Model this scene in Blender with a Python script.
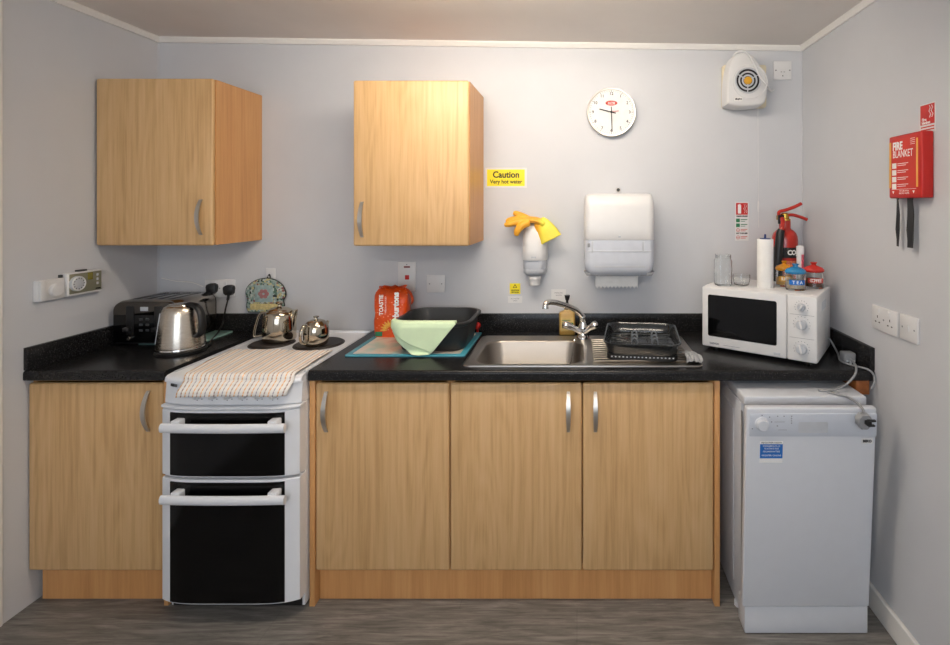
import bpy, bmesh, math, random
from mathutils import Matrix, Vector
from math import sin, cos, pi, radians as R

for o in list(bpy.data.objects):
    bpy.data.objects.remove(o)
S = bpy.context.scene
C = S.collection
random.seed(7)

# ------------------------------------------------------------------ camera
cam = bpy.data.cameras.new('camera'); co = bpy.data.objects.new('camera', cam); C.objects.link(co)
co.location = (0, -2.47, 1.51); co.rotation_euler = (pi/2, 0, 0)
cam.sensor_width = 36; cam.lens = 36*500/950
cam.shift_x = -102/950; cam.shift_y = -117.5/950
cam.clip_start = 0.05
S.camera = co

# ------------------------------------------------------------------ world, daylight, exposure
W = bpy.data.worlds.new('world'); S.world = W; W.use_nodes = True
bg = W.node_tree.nodes['Background']
bg.inputs[0].default_value = (0.62, 0.76, 1.0, 1); bg.inputs[1].default_value = 1.2
def area(name, loc, rot, sx, sy, power, col):
    l = bpy.data.lights.new(name, 'AREA'); l.shape = 'RECTANGLE'; l.size = sx; l.size_y = sy
    l.energy = power; l.color = col
    o = bpy.data.objects.new(name, l); C.objects.link(o); o.location = loc; o.rotation_euler = rot
    return o
WINDOW_LIGHT = 20
LAMP = 31
REAR_LAMP = 25
area('window_daylight', (-.45, -4.33, 1.5), (pi/2, 0, 0), 1.95, 1.05, WINDOW_LIGHT, (0.80, 0.89, 1.0))
S.view_settings.view_transform = 'Standard'
S.view_settings.look = 'None'
S.view_settings.exposure = 0.16
S.view_settings.gamma = 1
S.view_settings.use_curve_mapping = False

# ------------------------------------------------------------------ helpers
def lin(c):
    return tuple(((v/255)/12.92 if v/255 <= .04045 else ((v/255+.055)/1.055)**2.4) for v in c)

class MB:
    def __init__(s): s.bm = bmesh.new()
    def _merge(s, t, mat=None):
        if mat is not None: bmesh.ops.transform(t, matrix=mat, verts=t.verts)
        me = bpy.data.meshes.new('tmp'); t.to_mesh(me); t.free()
        s.bm.from_mesh(me); bpy.data.meshes.remove(me); return s
    def box(s, x0, x1, y0, y1, z0, z1, bev=0, seg=2, mat=None):
        t = bmesh.new(); bmesh.ops.create_cube(t, size=1)
        for v in t.verts:
            v.co = (x0 if v.co.x < 0 else x1, y0 if v.co.y < 0 else y1, z0 if v.co.z < 0 else z1)
        if bev: bmesh.ops.bevel(t, geom=t.edges[:], offset=bev, segments=seg, profile=.5, affect='EDGES')
        return s._merge(t, mat)
    def prism(s, pts, axis, a0, a1, bev=0, seg=2, mat=None):
        t = bmesh.new()
        f = {'x': lambda p, a: (a, p[0], p[1]), 'y': lambda p, a: (p[0], a, p[1]), 'z': lambda p, a: (p[0], p[1], a)}[axis]
        A = [t.verts.new(f(p, a0)) for p in pts]; B = [t.verts.new(f(p, a1)) for p in pts]
        n = len(pts)
        fa = t.faces.new(A); fb = t.faces.new(B[::-1])
        for i in range(n): t.faces.new((A[i], B[i], B[(i+1) % n], A[(i+1) % n]))
        bmesh.ops.recalc_face_normals(t, faces=t.faces)
        if bev:
            ed = set(fa.edges) | set(fb.edges)
            bmesh.ops.bevel(t, geom=list(ed), offset=bev, segments=seg, profile=.5, affect='EDGES')
        return s._merge(t, mat)
    def loft(s, loops, cap0=True, cap1=True, closed=True, mat=None):
        t = bmesh.new(); V = [[t.verts.new(p) for p in L] for L in loops]; n = len(V[0])
        for a, b in zip(V, V[1:]):
            for i in range(n if closed else n-1):
                j = (i+1) % n
                try: t.faces.new((a[i], a[j], b[j], b[i]))
                except ValueError: pass
        if cap0: t.faces.new(V[0][::-1])
        if cap1: t.faces.new(V[-1])
        bmesh.ops.recalc_face_normals(t, faces=t.faces)
        return s._merge(t, mat)
    def lathe(s, prof, c=(0, 0, 0), n=32, mat=None, cap0=True, cap1=True):
        L = [[(c[0]+max(r, 1e-4)*cos(2*pi*i/n), c[1]+max(r, 1e-4)*sin(2*pi*i/n), c[2]+z) for i in range(n)] for r, z in prof]
        return s.loft(L, cap0, cap1, mat=mat)
    def tube(s, path, r, n=10, closed=False, flat=None, up=None, mat=None):
        P = [Vector(p) for p in path]; m = len(P)
        rs = r if isinstance(r, (list, tuple)) else [r]*m
        fl = flat if isinstance(flat, (list, tuple)) else [flat or 1]*m
        loops = []; N = None
        for i in range(m):
            if closed: T = P[(i+1) % m]-P[i-1]
            else: T = P[min(i+1, m-1)]-P[max(i-1, 0)]
            T.normalize()
            if N is None:
                N = Vector(up) if up else (Vector((0, 0, 1)) if abs(T.z) < .9 else Vector((1, 0, 0)))
            N = (N-T*N.dot(T)).normalized(); B = T.cross(N)
            loops.append([P[i]+N*(rs[i]*fl[i]*cos(2*pi*k/n))+B*(rs[i]*sin(2*pi*k/n)) for k in range(n)])
        if closed: loops.append(loops[0]); s.loft(loops, False, False, mat=mat)
        else: s.loft(loops, mat=mat)
        return s
    def torus(s, c, rad, r, normal='z', n=32, m=8, mat=None):
        f = {'z': lambda a: (c[0]+rad*cos(a), c[1]+rad*sin(a), c[2]), 'y': lambda a: (c[0]+rad*cos(a), c[1], c[2]+rad*sin(a)),
             'x': lambda a: (c[0], c[1]+rad*cos(a), c[2]+rad*sin(a))}[normal]
        up = {'z': (0, 0, 1), 'y': (0, 1, 0), 'x': (1, 0, 0)}[normal]
        return s.tube([f(2*pi*i/n) for i in range(n)], r, m, closed=True, up=up, mat=mat)
    def grid(s, fn, nu, nv, mat=None):
        t = bmesh.new(); V = [[t.verts.new(fn(i/nu, j/nv)) for i in range(nu+1)] for j in range(nv+1)]
        for j in range(nv):
            for i in range(nu): t.faces.new((V[j][i], V[j][i+1], V[j+1][i+1], V[j+1][i]))
        return s._merge(t, mat)
    def text(s, body, size, mat, width=None, depth=.0002, bold=0, align='CENTER'):
        cu = bpy.data.curves.new('t', 'FONT'); cu.body = body; cu.size = size; cu.extrude = depth; cu.offset = bold
        cu.align_x = align; cu.align_y = 'CENTER'; cu.resolution_u = 3
        ob = bpy.data.objects.new('t', cu); C.objects.link(ob)
        bpy.context.view_layer.update()
        me = bpy.data.meshes.new_from_object(ob.evaluated_get(bpy.context.evaluated_depsgraph_get()))
        bpy.data.objects.remove(ob); bpy.data.curves.remove(cu)
        if width and len(me.vertices):
            xs = [v.co.x for v in me.vertices]; k = width/(max(xs)-min(xs))
            for v in me.vertices: v.co.x *= k
        me.transform(mat); s.bm.from_mesh(me); bpy.data.meshes.remove(me); return s
    def xf(s, m): bmesh.ops.transform(s.bm, matrix=m, verts=s.bm.verts); return s

WM = {}
def _mesh(name, mb, mat, inv, smooth=35):
    me = bpy.data.meshes.new(name); mb.bm.to_mesh(me); mb.bm.free()
    me.transform(inv)
    if smooth:
        me.shade_smooth(); me.set_sharp_from_angle(angle=R(smooth))
    me.materials.append(mat)
    o = bpy.data.objects.new(name, me); C.objects.link(o); return o
def thing(name, label, cat, loc=(0, 0, 0), rotz=0, group=None):
    o = bpy.data.objects.new(name, None); C.objects.link(o); o.empty_display_size = .05
    o.location = loc; o.rotation_euler = (0, 0, rotz); o['label'] = label; o['category'] = cat
    if group: o['group'] = group
    WM[o] = Matrix.Translation(loc) @ Matrix.Rotation(rotz, 4, 'Z'); return o
def part(name, mb, mat, parent, label=None, local=False, smooth=35):
    """a mesh child; the builder holds world coordinates unless local"""
    M = WM[parent]
    o = _mesh(name, mb, mat, Matrix() if local else M.inverted(), smooth); o.parent = parent; WM[o] = M
    if label: o['label'] = label
    return o
def single(name, mb, mat, label, cat, loc=(0, 0, 0), group=None, smooth=35):
    o = _mesh(name, mb, mat, Matrix.Translation(loc).inverted(), smooth); o.location = loc
    o['label'] = label; o['category'] = cat; WM[o] = Matrix.Translation(loc)
    if group: o['group'] = group
    return o
def struct(name, mb, mat, label=None, smooth=0):
    o = _mesh(name, mb, mat, Matrix(), smooth); o['kind'] = 'structure'; WM[o] = Matrix()
    if label: o['label'] = label
    return o
def copy_tree(o, parent=None):
    c = o.copy(); C.objects.link(c)
    if parent: c.parent = parent
    WM[c] = WM.get(parent) if parent else None
    for ch in list(o.children): copy_tree(ch, c)
    return c
def rr(x0, x1, y0, y1, r, n=6):
    P = []
    for cx, cy, a0 in ((x1-r, y1-r, 0), (x0+r, y1-r, pi/2), (x0+r, y0+r, pi), (x1-r, y0+r, 3*pi/2)):
        for k in range(n+1):
            a = a0+pi/2*k/n; P.append((cx+r*cos(a), cy+r*sin(a)))
    return P
def rrz(x0, x1, y0, y1, r, z, n=6): return [(x, y, z) for x, y in rr(x0, x1, y0, y1, r, n)]
def spline(pts, n=8):
    P = [Vector(p) for p in pts]; out = []
    for i in range(len(P)-1):
        p0, p1, p2, p3 = P[max(i-1, 0)], P[i], P[i+1], P[min(i+2, len(P)-1)]
        for k in range(n):
            t = k/n
            out.append(.5*((2*p1)+(p2-p0)*t+(2*p0-5*p1+4*p2-p3)*t*t+(3*p1-p0-3*p2+p3)*t**3))
    out.append(P[-1]); return out
def mat4(x, y, z, o):
    return Matrix(((x[0], y[0], z[0], o[0]), (x[1], y[1], z[1], o[1]), (x[2], y[2], z[2], o[2]), (0, 0, 0, 1)))
# frames on the walls: local x = to the right as seen from the room, y = up, z = out of the wall
def FB(x, z, out=0): return mat4((1, 0, 0), (0, 0, 1), (0, -1, 0), (x, -out, z))
XL, XR = -2.068, 1.113
def FL(y, z, out=0): return mat4((0, 1, 0), (0, 0, 1), (1, 0, 0), (XL+out, y, z))
def FR(y, z, out=0): return mat4((0, -1, 0), (0, 0, 1), (-1, 0, 0), (XR-out, y, z))
def T3(x, y, z): return Matrix.Translation((x, y, z))

# ------------------------------------------------------------------ materials
def nodes(name):
    m = bpy.data.materials.new(name); m.use_nodes = True
    nt = m.node_tree; return m, nt, nt.nodes['Principled BSDF']
def N(nt, t, **kw):
    n = nt.nodes.new(t)
    for k, v in kw.items(): setattr(n, k, v)
    return n
def pm(name, col, rough=.5, metal=0, var=.04, scale=25, bump=0, bscale=200, coat=0, trans=0, alpha=1, emit=None, spec=.5, aniso=0, ior=None):
    m, nt, b = nodes(name); c = lin(col)
    tc = N(nt, 'ShaderNodeTexCoord'); nz = N(nt, 'ShaderNodeTexNoise'); nz.inputs['Scale'].default_value = scale; nz.inputs['Detail'].default_value = 4
    nt.links.new(tc.outputs['Object'], nz.inputs['Vector'])
    rp = N(nt, 'ShaderNodeValToRGB')
    rp.color_ramp.elements[0].position = .3; rp.color_ramp.elements[1].position = .7
    rp.color_ramp.elements[0].color = (*[max(0, v*(1-var)) for v in c], 1); rp.color_ramp.elements[1].color = (*[min(1, v*(1+var)) for v in c], 1)
    nt.links.new(nz.outputs['Fac'], rp.inputs['Fac']); nt.links.new(rp.outputs['Color'], b.inputs['Base Color'])
    b.inputs['Roughness'].default_value = rough; b.inputs['Metallic'].default_value = metal
    b.inputs['Coat Weight'].default_value = coat; b.inputs['Transmission Weight'].default_value = trans
    b.inputs['Specular IOR Level'].default_value = spec; b.inputs['Alpha'].default_value = alpha
    if aniso: b.inputs['Anisotropic'].default_value = aniso
    if ior: b.inputs['IOR'].default_value = ior
    if bump:
        n2 = N(nt, 'ShaderNodeTexNoise'); n2.inputs['Scale'].default_value = bscale
        nt.links.new(tc.outputs['Object'], n2.inputs['Vector'])
        bp = N(nt, 'ShaderNodeBump'); bp.inputs['Strength'].default_value = bump; bp.inputs['Distance'].default_value = .002
        nt.links.new(n2.outputs['Fac'], bp.inputs['Height']); nt.links.new(bp.outputs['Normal'], b.inputs['Normal'])
    if emit:
        b.inputs['Emission Color'].default_value = (*emit[:3], 1); b.inputs['Emission Strength'].default_value = emit[3]
    return m
def ramp(nt, stops):
    rp = N(nt, 'ShaderNodeValToRGB'); e = rp.color_ramp.elements
    while len(e) < len(stops): e.new(.5)
    for k, (p, c) in zip(e, stops): k.position = p; k.color = (*lin(c), 1)
    return rp
def wood(name, dark, mid, light, rough=.42, along='z', ring=26):
    m, nt, b = nodes(name); L = nt.links.new
    tc = N(nt, 'ShaderNodeTexCoord'); oi = N(nt, 'ShaderNodeObjectInfo')
    mul = N(nt, 'ShaderNodeMath', operation='MULTIPLY'); mul.inputs[1].default_value = 23.0; L(oi.outputs['Random'], mul.inputs[0])
    ad = N(nt, 'ShaderNodeVectorMath', operation='ADD'); L(tc.outputs['Object'], ad.inputs[0]); L(mul.outputs[0], ad.inputs[1])
    def stretched(s_across, s_along):
        mp = N(nt, 'ShaderNodeMapping'); v = [s_across]*3; v['xyz'.index(along)] = s_along
        mp.inputs['Scale'].default_value = v; L(ad.outputs[0], mp.inputs['Vector']); return mp
    a = N(nt, 'ShaderNodeTexNoise'); a.inputs['Scale'].default_value = 1; a.inputs['Detail'].default_value = 8; a.inputs['Roughness'].default_value = .65
    L(stretched(70, 2.5).outputs[0], a.inputs['Vector'])
    c = N(nt, 'ShaderNodeTexNoise'); c.inputs['Scale'].default_value = 1; c.inputs['Detail'].default_value = 1.5; c.inputs['Distortion'].default_value = .3
    L(stretched(5.5, .75).outputs[0], c.inputs['Vector'])
    r1 = N(nt, 'ShaderNodeMath', operation='MULTIPLY'); r1.inputs[1].default_value = ring*2*pi/2; L(c.outputs['Fac'], r1.inputs[0])
    r2 = N(nt, 'ShaderNodeMath', operation='SINE'); L(r1.outputs[0], r2.inputs[0])
    r3 = N(nt, 'ShaderNodeMath', operation='MULTIPLY_ADD'); r3.inputs[1].default_value = .05; L(r2.outputs[0], r3.inputs[0]); L(a.outputs['Fac'], r3.inputs[2])
    d = N(nt, 'ShaderNodeTexNoise'); d.inputs['Scale'].default_value = 1; d.inputs['Detail'].default_value = 2
    L(stretched(14, .4).outputs[0], d.inputs['Vector'])
    r4 = N(nt, 'ShaderNodeMath', operation='MULTIPLY_ADD'); r4.inputs[1].default_value = .45; L(d.outputs['Fac'], r4.inputs[0])
    r5 = N(nt, 'ShaderNodeMath', operation='SUBTRACT'); r5.inputs[1].default_value = .225; L(r3.outputs[0], r5.inputs[0]); L(r5.outputs[0], r4.inputs[2])
    rp = ramp(nt, [(.2, dark), (.5, mid), (.8, light)]); L(r4.outputs[0], rp.inputs['Fac']); L(rp.outputs['Color'], b.inputs['Base Color'])
    b.inputs['Roughness'].default_value = rough
    bp = N(nt, 'ShaderNodeBump'); bp.inputs['Strength'].default_value = .06; bp.inputs['Distance'].default_value = .001
    L(a.outputs['Fac'], bp.inputs['Height']); L(bp.outputs['Normal'], b.inputs['Normal']); return m

M = {}
M['oak'] = wood('oak_effect_laminate', (182, 142, 92), (207, 169, 119), (218, 183, 136))
M['beech'] = wood('beech_effect_panel', (190, 136, 82), (206, 152, 96), (216, 166, 110), ring=8)
M['wall'] = pm('pale_grey_wall_panel', (203, 205, 209), .55, var=.015, scale=6, bump=.12, bscale=260)
M['ceiling'] = pm('off_white_ceiling', (236, 230, 224), .7, var=.02, scale=5, bump=.08)
M['trim'] = pm('white_plastic_trim', (232, 230, 226), .4, var=.01)
M['white'] = pm('white_plastic', (221, 221, 221), .35, var=.01)
M['enamel'] = pm('white_enamel', (226, 229, 234), .28, var=.01, coat=.3)
M['applwhite'] = pm('white_appliance_steel', (208, 212, 219), .35, var=.01)
M['applpanel'] = pm('pale_grey_control_panel', (198, 204, 214), .35, var=.01)
M['cream'] = pm('aged_cream_plastic', (228, 218, 190), .45, var=.03)
M['grey'] = pm('mid_grey_plastic', (140, 142, 145), .45)
M['lgrey'] = pm('light_grey_plastic', (190, 194, 200), .4)
M['smoke'] = pm('smoky_grey_plastic', (200, 205, 214), .25, var=.03)
M['dgrey'] = pm('dark_grey_plastic', (62, 64, 66), .42)
M['black'] = pm('black_plastic', (20, 20, 21), .38)
M['blackgloss'] = pm('black_glass', (5, 5, 6), .07, spec=.4)
M['ovenglass'] = pm('oven_door_glass', (4, 4, 5), .12, spec=.3)
M['plate'] = pm('cast_iron_hotplate', (40, 33, 30), .5, bump=.2, bscale=400)
M['chrome'] = pm('chrome', (222, 220, 216), .06, 1, var=.01)
M['blackchrome'] = pm('dark_chrome', (96, 91, 86), .1, 1, var=.02)
M['toastersteel'] = pm('toaster_steel', (160, 154, 146), .12, 1, var=.02)
M['polished'] = pm('polished_steel', (188, 178, 160), .08, 1, var=.02)
M['nickel'] = pm('satin_nickel', (206, 201, 193), .38, 1, var=.03)
M['red'] = pm('signal_red_paint', (192, 24, 14), .35, var=.02)
M['exred'] = pm('extinguisher_red', (180, 34, 18), .28, var=.02, coat=.3)
M['redlid'] = pm('red_translucent_plastic', (214, 42, 28), .22, trans=.25)
M['bluelid'] = pm('blue_translucent_plastic', (38, 140, 196), .22, trans=.25)
M['amberlid'] = pm('amber_translucent_plastic', (236, 160, 30), .22, trans=.25)
M['brass'] = pm('brass', (200, 160, 70), .25, 1)
M['yellow'] = pm('yellow_vinyl', (245, 226, 30), .5, var=.02)
M['ink'] = pm('black_ink', (18, 18, 18), .6)
M['inkgrey'] = pm('grey_ink', (110, 114, 122), .6)
M['inkwhite'] = pm('white_ink', (240, 240, 238), .6)
M['inkgreen'] = pm('green_ink', (40, 120, 80), .6)
M['inkred'] = pm('red_ink', (196, 60, 44), .6)
M['inkblue'] = pm('blue_label', (20, 106, 190), .45)
M['inkgold'] = pm('gold_label', (226, 170, 70), .45)
M['paper'] = pm('white_paper', (238, 237, 234), .85, bump=.15, bscale=120)
M['amber'] = pm('amber_soap', (198, 160, 84), .3, trans=.2, var=.08)
M['grass'] = pm('pale_green_cloth', (222, 244, 204), .9, var=.05, scale=14, bump=.5, bscale=500)
M['darkbowl'] = pm('charcoal_plastic_bowl', (38, 40, 42), .45, var=.06)
M['teal'] = pm('turquoise_glass', (72, 154, 172), .2, var=.04)
M['paleteal'] = pm('pale_turquoise_glass', (136, 172, 166), .2, var=.04)
M['ptrans'] = pm('smoked_clear_plastic', (84, 88, 90), .12, trans=.85, spec=.6)
M['prong'] = pm('smoky_prong_plastic', (112, 118, 124), .2)
M['tea'] = pm('brown_tea', (92, 58, 34), .9)
M['skirt'] = M['trim']
M['batten'] = wood('brown_timber', (120, 66, 26), (150, 86, 38), (168, 104, 52), along='y')

def glass(name, tint=(235, 240, 240), rough=.02):
    m, nt, b = nodes(name); b.inputs['Base Color'].default_value = (*lin(tint), 1); b.inputs['Roughness'].default_value = rough
    b.inputs['Transmission Weight'].default_value = 1; b.inputs['IOR'].default_value = 1.45
    nz = N(nt, 'ShaderNodeTexNoise'); nz.inputs['Scale'].default_value = 30
    bp = N(nt, 'ShaderNodeBump'); bp.inputs['Strength'].default_value = .05; nt.links.new(nz.outputs['Fac'], bp.inputs['Height']); nt.links.new(bp.outputs['Normal'], b.inputs['Normal'])
    return m
M['glass'] = glass('clear_glass', (252, 254, 254), 0)

def brushed(name, col, rough, axis_scale):
    m, nt, b = nodes(name); L = nt.links.new
    tc = N(nt, 'ShaderNodeTexCoord'); mp = N(nt, 'ShaderNodeMapping'); mp.inputs['Scale'].default_value = axis_scale
    L(tc.outputs['Object'], mp.inputs['Vector']); nz = N(nt, 'ShaderNodeTexNoise'); nz.inputs['Scale'].default_value = 1; nz.inputs['Detail'].default_value = 5
    L(mp.outputs[0], nz.inputs['Vector'])
    mr = N(nt, 'ShaderNodeMapRange'); mr.inputs[3].default_value = rough-.08; mr.inputs[4].default_value = rough+.1
    L(nz.outputs['Fac'], mr.inputs[0]); L(mr.outputs[0], b.inputs['Roughness'])
    b.inputs['Base Color'].default_value = (*lin(col), 1); b.inputs['Metallic'].default_value = 1
    bp = N(nt, 'ShaderNodeBump'); bp.inputs['Strength'].default_value = .02; bp.inputs['Distance'].default_value = .0005; L(nz.outputs['Fac'], bp.inputs['Height']); L(bp.outputs['Normal'], b.inputs['Normal'])
    return m
M['brushed'] = brushed('brushed_steel', (206, 196, 182), .24, (30, 30, 900))
M['sink'] = brushed('stainless_sink', (150, 144, 137), .33, (8, 900, 900))

def worktop():
    m, nt, b = nodes('black_speckled_worktop'); L = nt.links.new
    tc = N(nt, 'ShaderNodeTexCoord'); v = N(nt, 'ShaderNodeTexNoise'); v.inputs['Scale'].default_value = 260; v.inputs['Detail'].default_value = 3
    L(tc.outputs['Object'], v.inputs['Vector'])
    rp = ramp(nt, [(.45, (24, 24, 25)), (.6, (33, 32, 33)), (.72, (84, 82, 80))]); L(v.outputs['Fac'], rp.inputs['Fac']); L(rp.outputs['Color'], b.inputs['Base Color'])
    b.inputs['Roughness'].default_value = .25; b.inputs['Specular IOR Level'].default_value = .28
    bp = N(nt, 'ShaderNodeBump'); bp.inputs['Strength'].default_value = .08; bp.inputs['Distance'].default_value = .001; L(v.outputs['Fac'], bp.inputs['Height']); L(bp.outputs['Normal'], b.inputs['Normal'])
    return m
M['worktop'] = worktop()

def floor_mat():
    m, nt, b = nodes('grey_brown_wood_vinyl'); L = nt.links.new
    tc = N(nt, 'ShaderNodeTexCoord')
    br = N(nt, 'ShaderNodeTexBrick'); br.offset = .4
    br.inputs['Scale'].default_value = 1; br.inputs['Brick Width'].default_value = 1.1; br.inputs['Row Height'].default_value = .15; br.inputs['Mortar Size'].default_value = .0015
    br.inputs['Color1'].default_value = (.47, .47, .47, 1); br.inputs['Color2'].default_value = (.55, .55, .55, 1); br.inputs['Mortar'].default_value = (.42, .42, .42, 1)
    L(tc.outputs['Object'], br.inputs['Vector'])
    mp = N(nt, 'ShaderNodeMapping'); mp.inputs['Scale'].default_value = (5, 60, 1); L(tc.outputs['Object'], mp.inputs['Vector'])
    nz = N(nt, 'ShaderNodeTexNoise'); nz.inputs['Scale'].default_value = 1; nz.inputs['Detail'].default_value = 8; nz.inputs['Roughness'].default_value = .7; nz.inputs['Distortion'].default_value = .6
    L(mp.outputs[0], nz.inputs['Vector'])
    mx = N(nt, 'ShaderNodeMath', operation='MULTIPLY_ADD'); mx.inputs[1].default_value = .5; L(br.outputs['Color'], mx.inputs[0])
    sb = N(nt, 'ShaderNodeMath', operation='SUBTRACT'); sb.inputs[1].default_value = .25; L(nz.outputs['Fac'], sb.inputs[0]); L(sb.outputs[0], mx.inputs[2])
    rp = ramp(nt, [(.3, (74, 71, 68)), (.5, (112, 109, 105)), (.7, (146, 142, 137))]); L(mx.outputs[0], rp.inputs['Fac']); L(rp.outputs['Color'], b.inputs['Base Color'])
    b.inputs['Roughness'].default_value = .5
    bp = N(nt, 'ShaderNodeBump'); bp.inputs['Strength'].default_value = .15; bp.inputs['Distance'].default_value = .002; L(nz.outputs['Fac'], bp.inputs['Height']); L(bp.outputs['Normal'], b.inputs['Normal'])
    return m
M['floor'] = floor_mat()

def striped():
    m, nt, b = nodes('striped_tea_towel_cloth'); L = nt.links.new
    tc = N(nt, 'ShaderNodeTexCoord'); sx = N(nt, 'ShaderNodeSeparateXYZ'); L(tc.outputs['UV'], sx.inputs[0])
    base = lin((240, 236, 230)); cur = None
    mixes = [(13, .0, .15, (230, 176, 112)), (13, .5, .12, (160, 146, 154)), (6.5, .72, .05, (176, 140, 110))]
    for k, (n, off, w, c) in enumerate(mixes):
        a = N(nt, 'ShaderNodeMath', operation='MULTIPLY_ADD'); a.inputs[1].default_value = n; a.inputs[2].default_value = off; L(sx.outputs['X'], a.inputs[0])
        f = N(nt, 'ShaderNodeMath', operation='FRACT'); L(a.outputs[0], f.inputs[0])
        lt = N(nt, 'ShaderNodeMath', operation='LESS_THAN'); lt.inputs[1].default_value = w; L(f.outputs[0], lt.inputs[0])
        mk = lt
        if k:
            pass
        mx = N(nt, 'ShaderNodeMix', data_type='RGBA'); L(mk.outputs[0], mx.inputs[0])
        if cur is None: mx.inputs[6].default_value = (*base, 1)
        else: L(cur.outputs[2], mx.inputs[6])
        mx.inputs[7].default_value = (*lin(c), 1); cur = mx
    # crosswise weft bands
    a = N(nt, 'ShaderNodeMath', operation='MULTIPLY'); a.inputs[1].default_value = 34; L(sx.outputs['Y'], a.inputs[0])
    f = N(nt, 'ShaderNodeMath', operation='FRACT'); L(a.outputs[0], f.inputs[0])
    lt = N(nt, 'ShaderNodeMath', operation='LESS_THAN'); lt.inputs[1].default_value = .45; L(f.outputs[0], lt.inputs[0])
    sc = N(nt, 'ShaderNodeMath', operation='MULTIPLY'); sc.inputs[1].default_value = .5; L(lt.outputs[0], sc.inputs[0])
    mx = N(nt, 'ShaderNodeMix', data_type='RGBA'); L(sc.outputs[0], mx.inputs[0]); L(cur.outputs[2], mx.inputs[6]); mx.inputs[7].default_value = (*base, 1)
    L(mx.outputs[2], b.inputs['Base Color']); b.inputs['Roughness'].default_value = .9; return m
M['striped'] = striped()

def mitt_mat():
    m, nt, b = nodes('patchwork_print_cotton'); L = nt.links.new
    tc = N(nt, 'ShaderNodeTexCoord'); v = N(nt, 'ShaderNodeTexVoronoi'); v.inputs['Scale'].default_value = 105; L(tc.outputs['Object'], v.inputs['Vector'])
    s = N(nt, 'ShaderNodeSeparateColor'); L(v.outputs['Color'], s.inputs[0])
    rp = ramp(nt, [(0, (50, 60, 58)), (.16, (150, 166, 156)), (.40, (122, 146, 142)), (.58, (186, 178, 132)), (.70, (84, 112, 98)), (.80, (186, 194, 188)), (.94, (136, 84, 88))])
    rp.color_ramp.interpolation = 'CONSTANT'; L(s.outputs[0], rp.inputs['Fac']); L(rp.outputs['Color'], b.inputs['Base Color']); b.inputs['Roughness'].default_value = .9; return m
M['mitt'] = mitt_mat()

def board_mat():
    m, nt, b = nodes('printed_worktop_saver'); L = nt.links.new
    tc = N(nt, 'ShaderNodeTexCoord'); v = N(nt, 'ShaderNodeTexNoise'); v.inputs['Scale'].default_value = 9; v.inputs['Detail'].default_value = 2; L(tc.outputs['Object'], v.inputs['Vector'])
    rp = ramp(nt, [(.38, (176, 200, 190)), (.5, (214, 204, 188)), (.6, (206, 192, 176)), (.68, (176, 92, 110))]); L(v.outputs['Fac'], rp.inputs['Fac']); L(rp.outputs['Color'], b.inputs['Base Color']); b.inputs['Roughness'].default_value = .18; return m
M['print'] = board_mat()

def bag_mat():
    m, nt, b = nodes('orange_printed_bread_bag'); L = nt.links.new
    tc = N(nt, 'ShaderNodeTexCoord'); v = N(nt, 'ShaderNodeTexVoronoi'); v.inputs['Scale'].default_value = 70; L(tc.outputs['Object'], v.inputs['Vector'])
    rp = ramp(nt, [(.10, (236, 214, 190)), (.14, (222, 86, 20)), (.6, (212, 74, 16))]); L(v.outputs['Distance'], rp.inputs['Fac']); L(rp.outputs['Color'], b.inputs['Base Color'])
    b.inputs['Roughness'].default_value = .3
    n2 = N(nt, 'ShaderNodeTexNoise'); n2.inputs['Scale'].default_value = 22; L(tc.outputs['Object'], n2.inputs['Vector'])
    bp = N(nt, 'ShaderNodeBump'); bp.inputs['Strength'].default_value = .5; bp.inputs['Distance'].default_value = .01; L(n2.outputs['Fac'], bp.inputs['Height']); L(bp.outputs['Normal'], b.inputs['Normal']); return m
M['bag'] = bag_mat()

def glove_mat():
    m, nt, b = nodes('yellow_and_orange_rubber'); L = nt.links.new
    tc = N(nt, 'ShaderNodeTexCoord'); sx = N(nt, 'ShaderNodeSeparateXYZ'); L(tc.outputs['Object'], sx.inputs[0])
    mr = N(nt, 'ShaderNodeMapRange'); mr.inputs[1].default_value = .018; mr.inputs[2].default_value = .04; L(sx.outputs['X'], mr.inputs[0])
    rp = ramp(nt, [(0, (238, 172, 48)), (1, (238, 222, 72))]); L(mr.outputs[0], rp.inputs['Fac']); L(rp.outputs['Color'], b.inputs['Base Color'])
    b.inputs['Roughness'].default_value = .45
    n2 = N(nt, 'ShaderNodeTexNoise'); n2.inputs['Scale'].default_value = 60; L(tc.outputs['Object'], n2.inputs['Vector'])
    bp = N(nt, 'ShaderNodeBump'); bp.inputs['Strength'].default_value = .25; bp.inputs['Distance'].default_value = .004; L(n2.outputs['Fac'], bp.inputs['Height']); L(bp.outputs['Normal'], b.inputs['Normal']); return m
M['glove'] = glove_mat()

# ------------------------------------------------------------------ setting
YR = -4.3
zc = lambda x: 2.338+(2.294-2.338)*(x-XL)/(XR-XL)
b = MB().box(XL-.1, XR+.1, YR-.1, .1, -.08, 0); struct('floor', b, M['floor'])
b = MB().prism([(XL-.1, zc(XL-.1)), (XR+.1, zc(XR+.1)), (XR+.1, 2.42), (XL-.1, 2.42)], 'y', YR-.1, .1); struct('ceiling', b, M['ceiling'])
b = MB().box(XL-.1, XR+.1, 0, .1, -.02, 2.4); struct('wall_back', b, M['wall'])
b = MB().box(XL-.1, XL, YR-.1, 0, -.02, 2.4); struct('wall_left', b, M['wall'])
b = MB().box(XR, XR+.1, YR-.1, 0, -.02, 2.4); struct('wall_right', b, M['wall'])
b = MB()
for a in ((XL, -1.5, 0, 2.4), (.6, XR, 0, 2.4), (-1.5, .6, 0, .9), (-1.5, .6, 2.1, 2.4)): b.box(a[0], a[1], YR-.1, YR, a[2]-.01, a[3])
struct('wall_rear', b, M['wall'])
b = MB()
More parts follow.
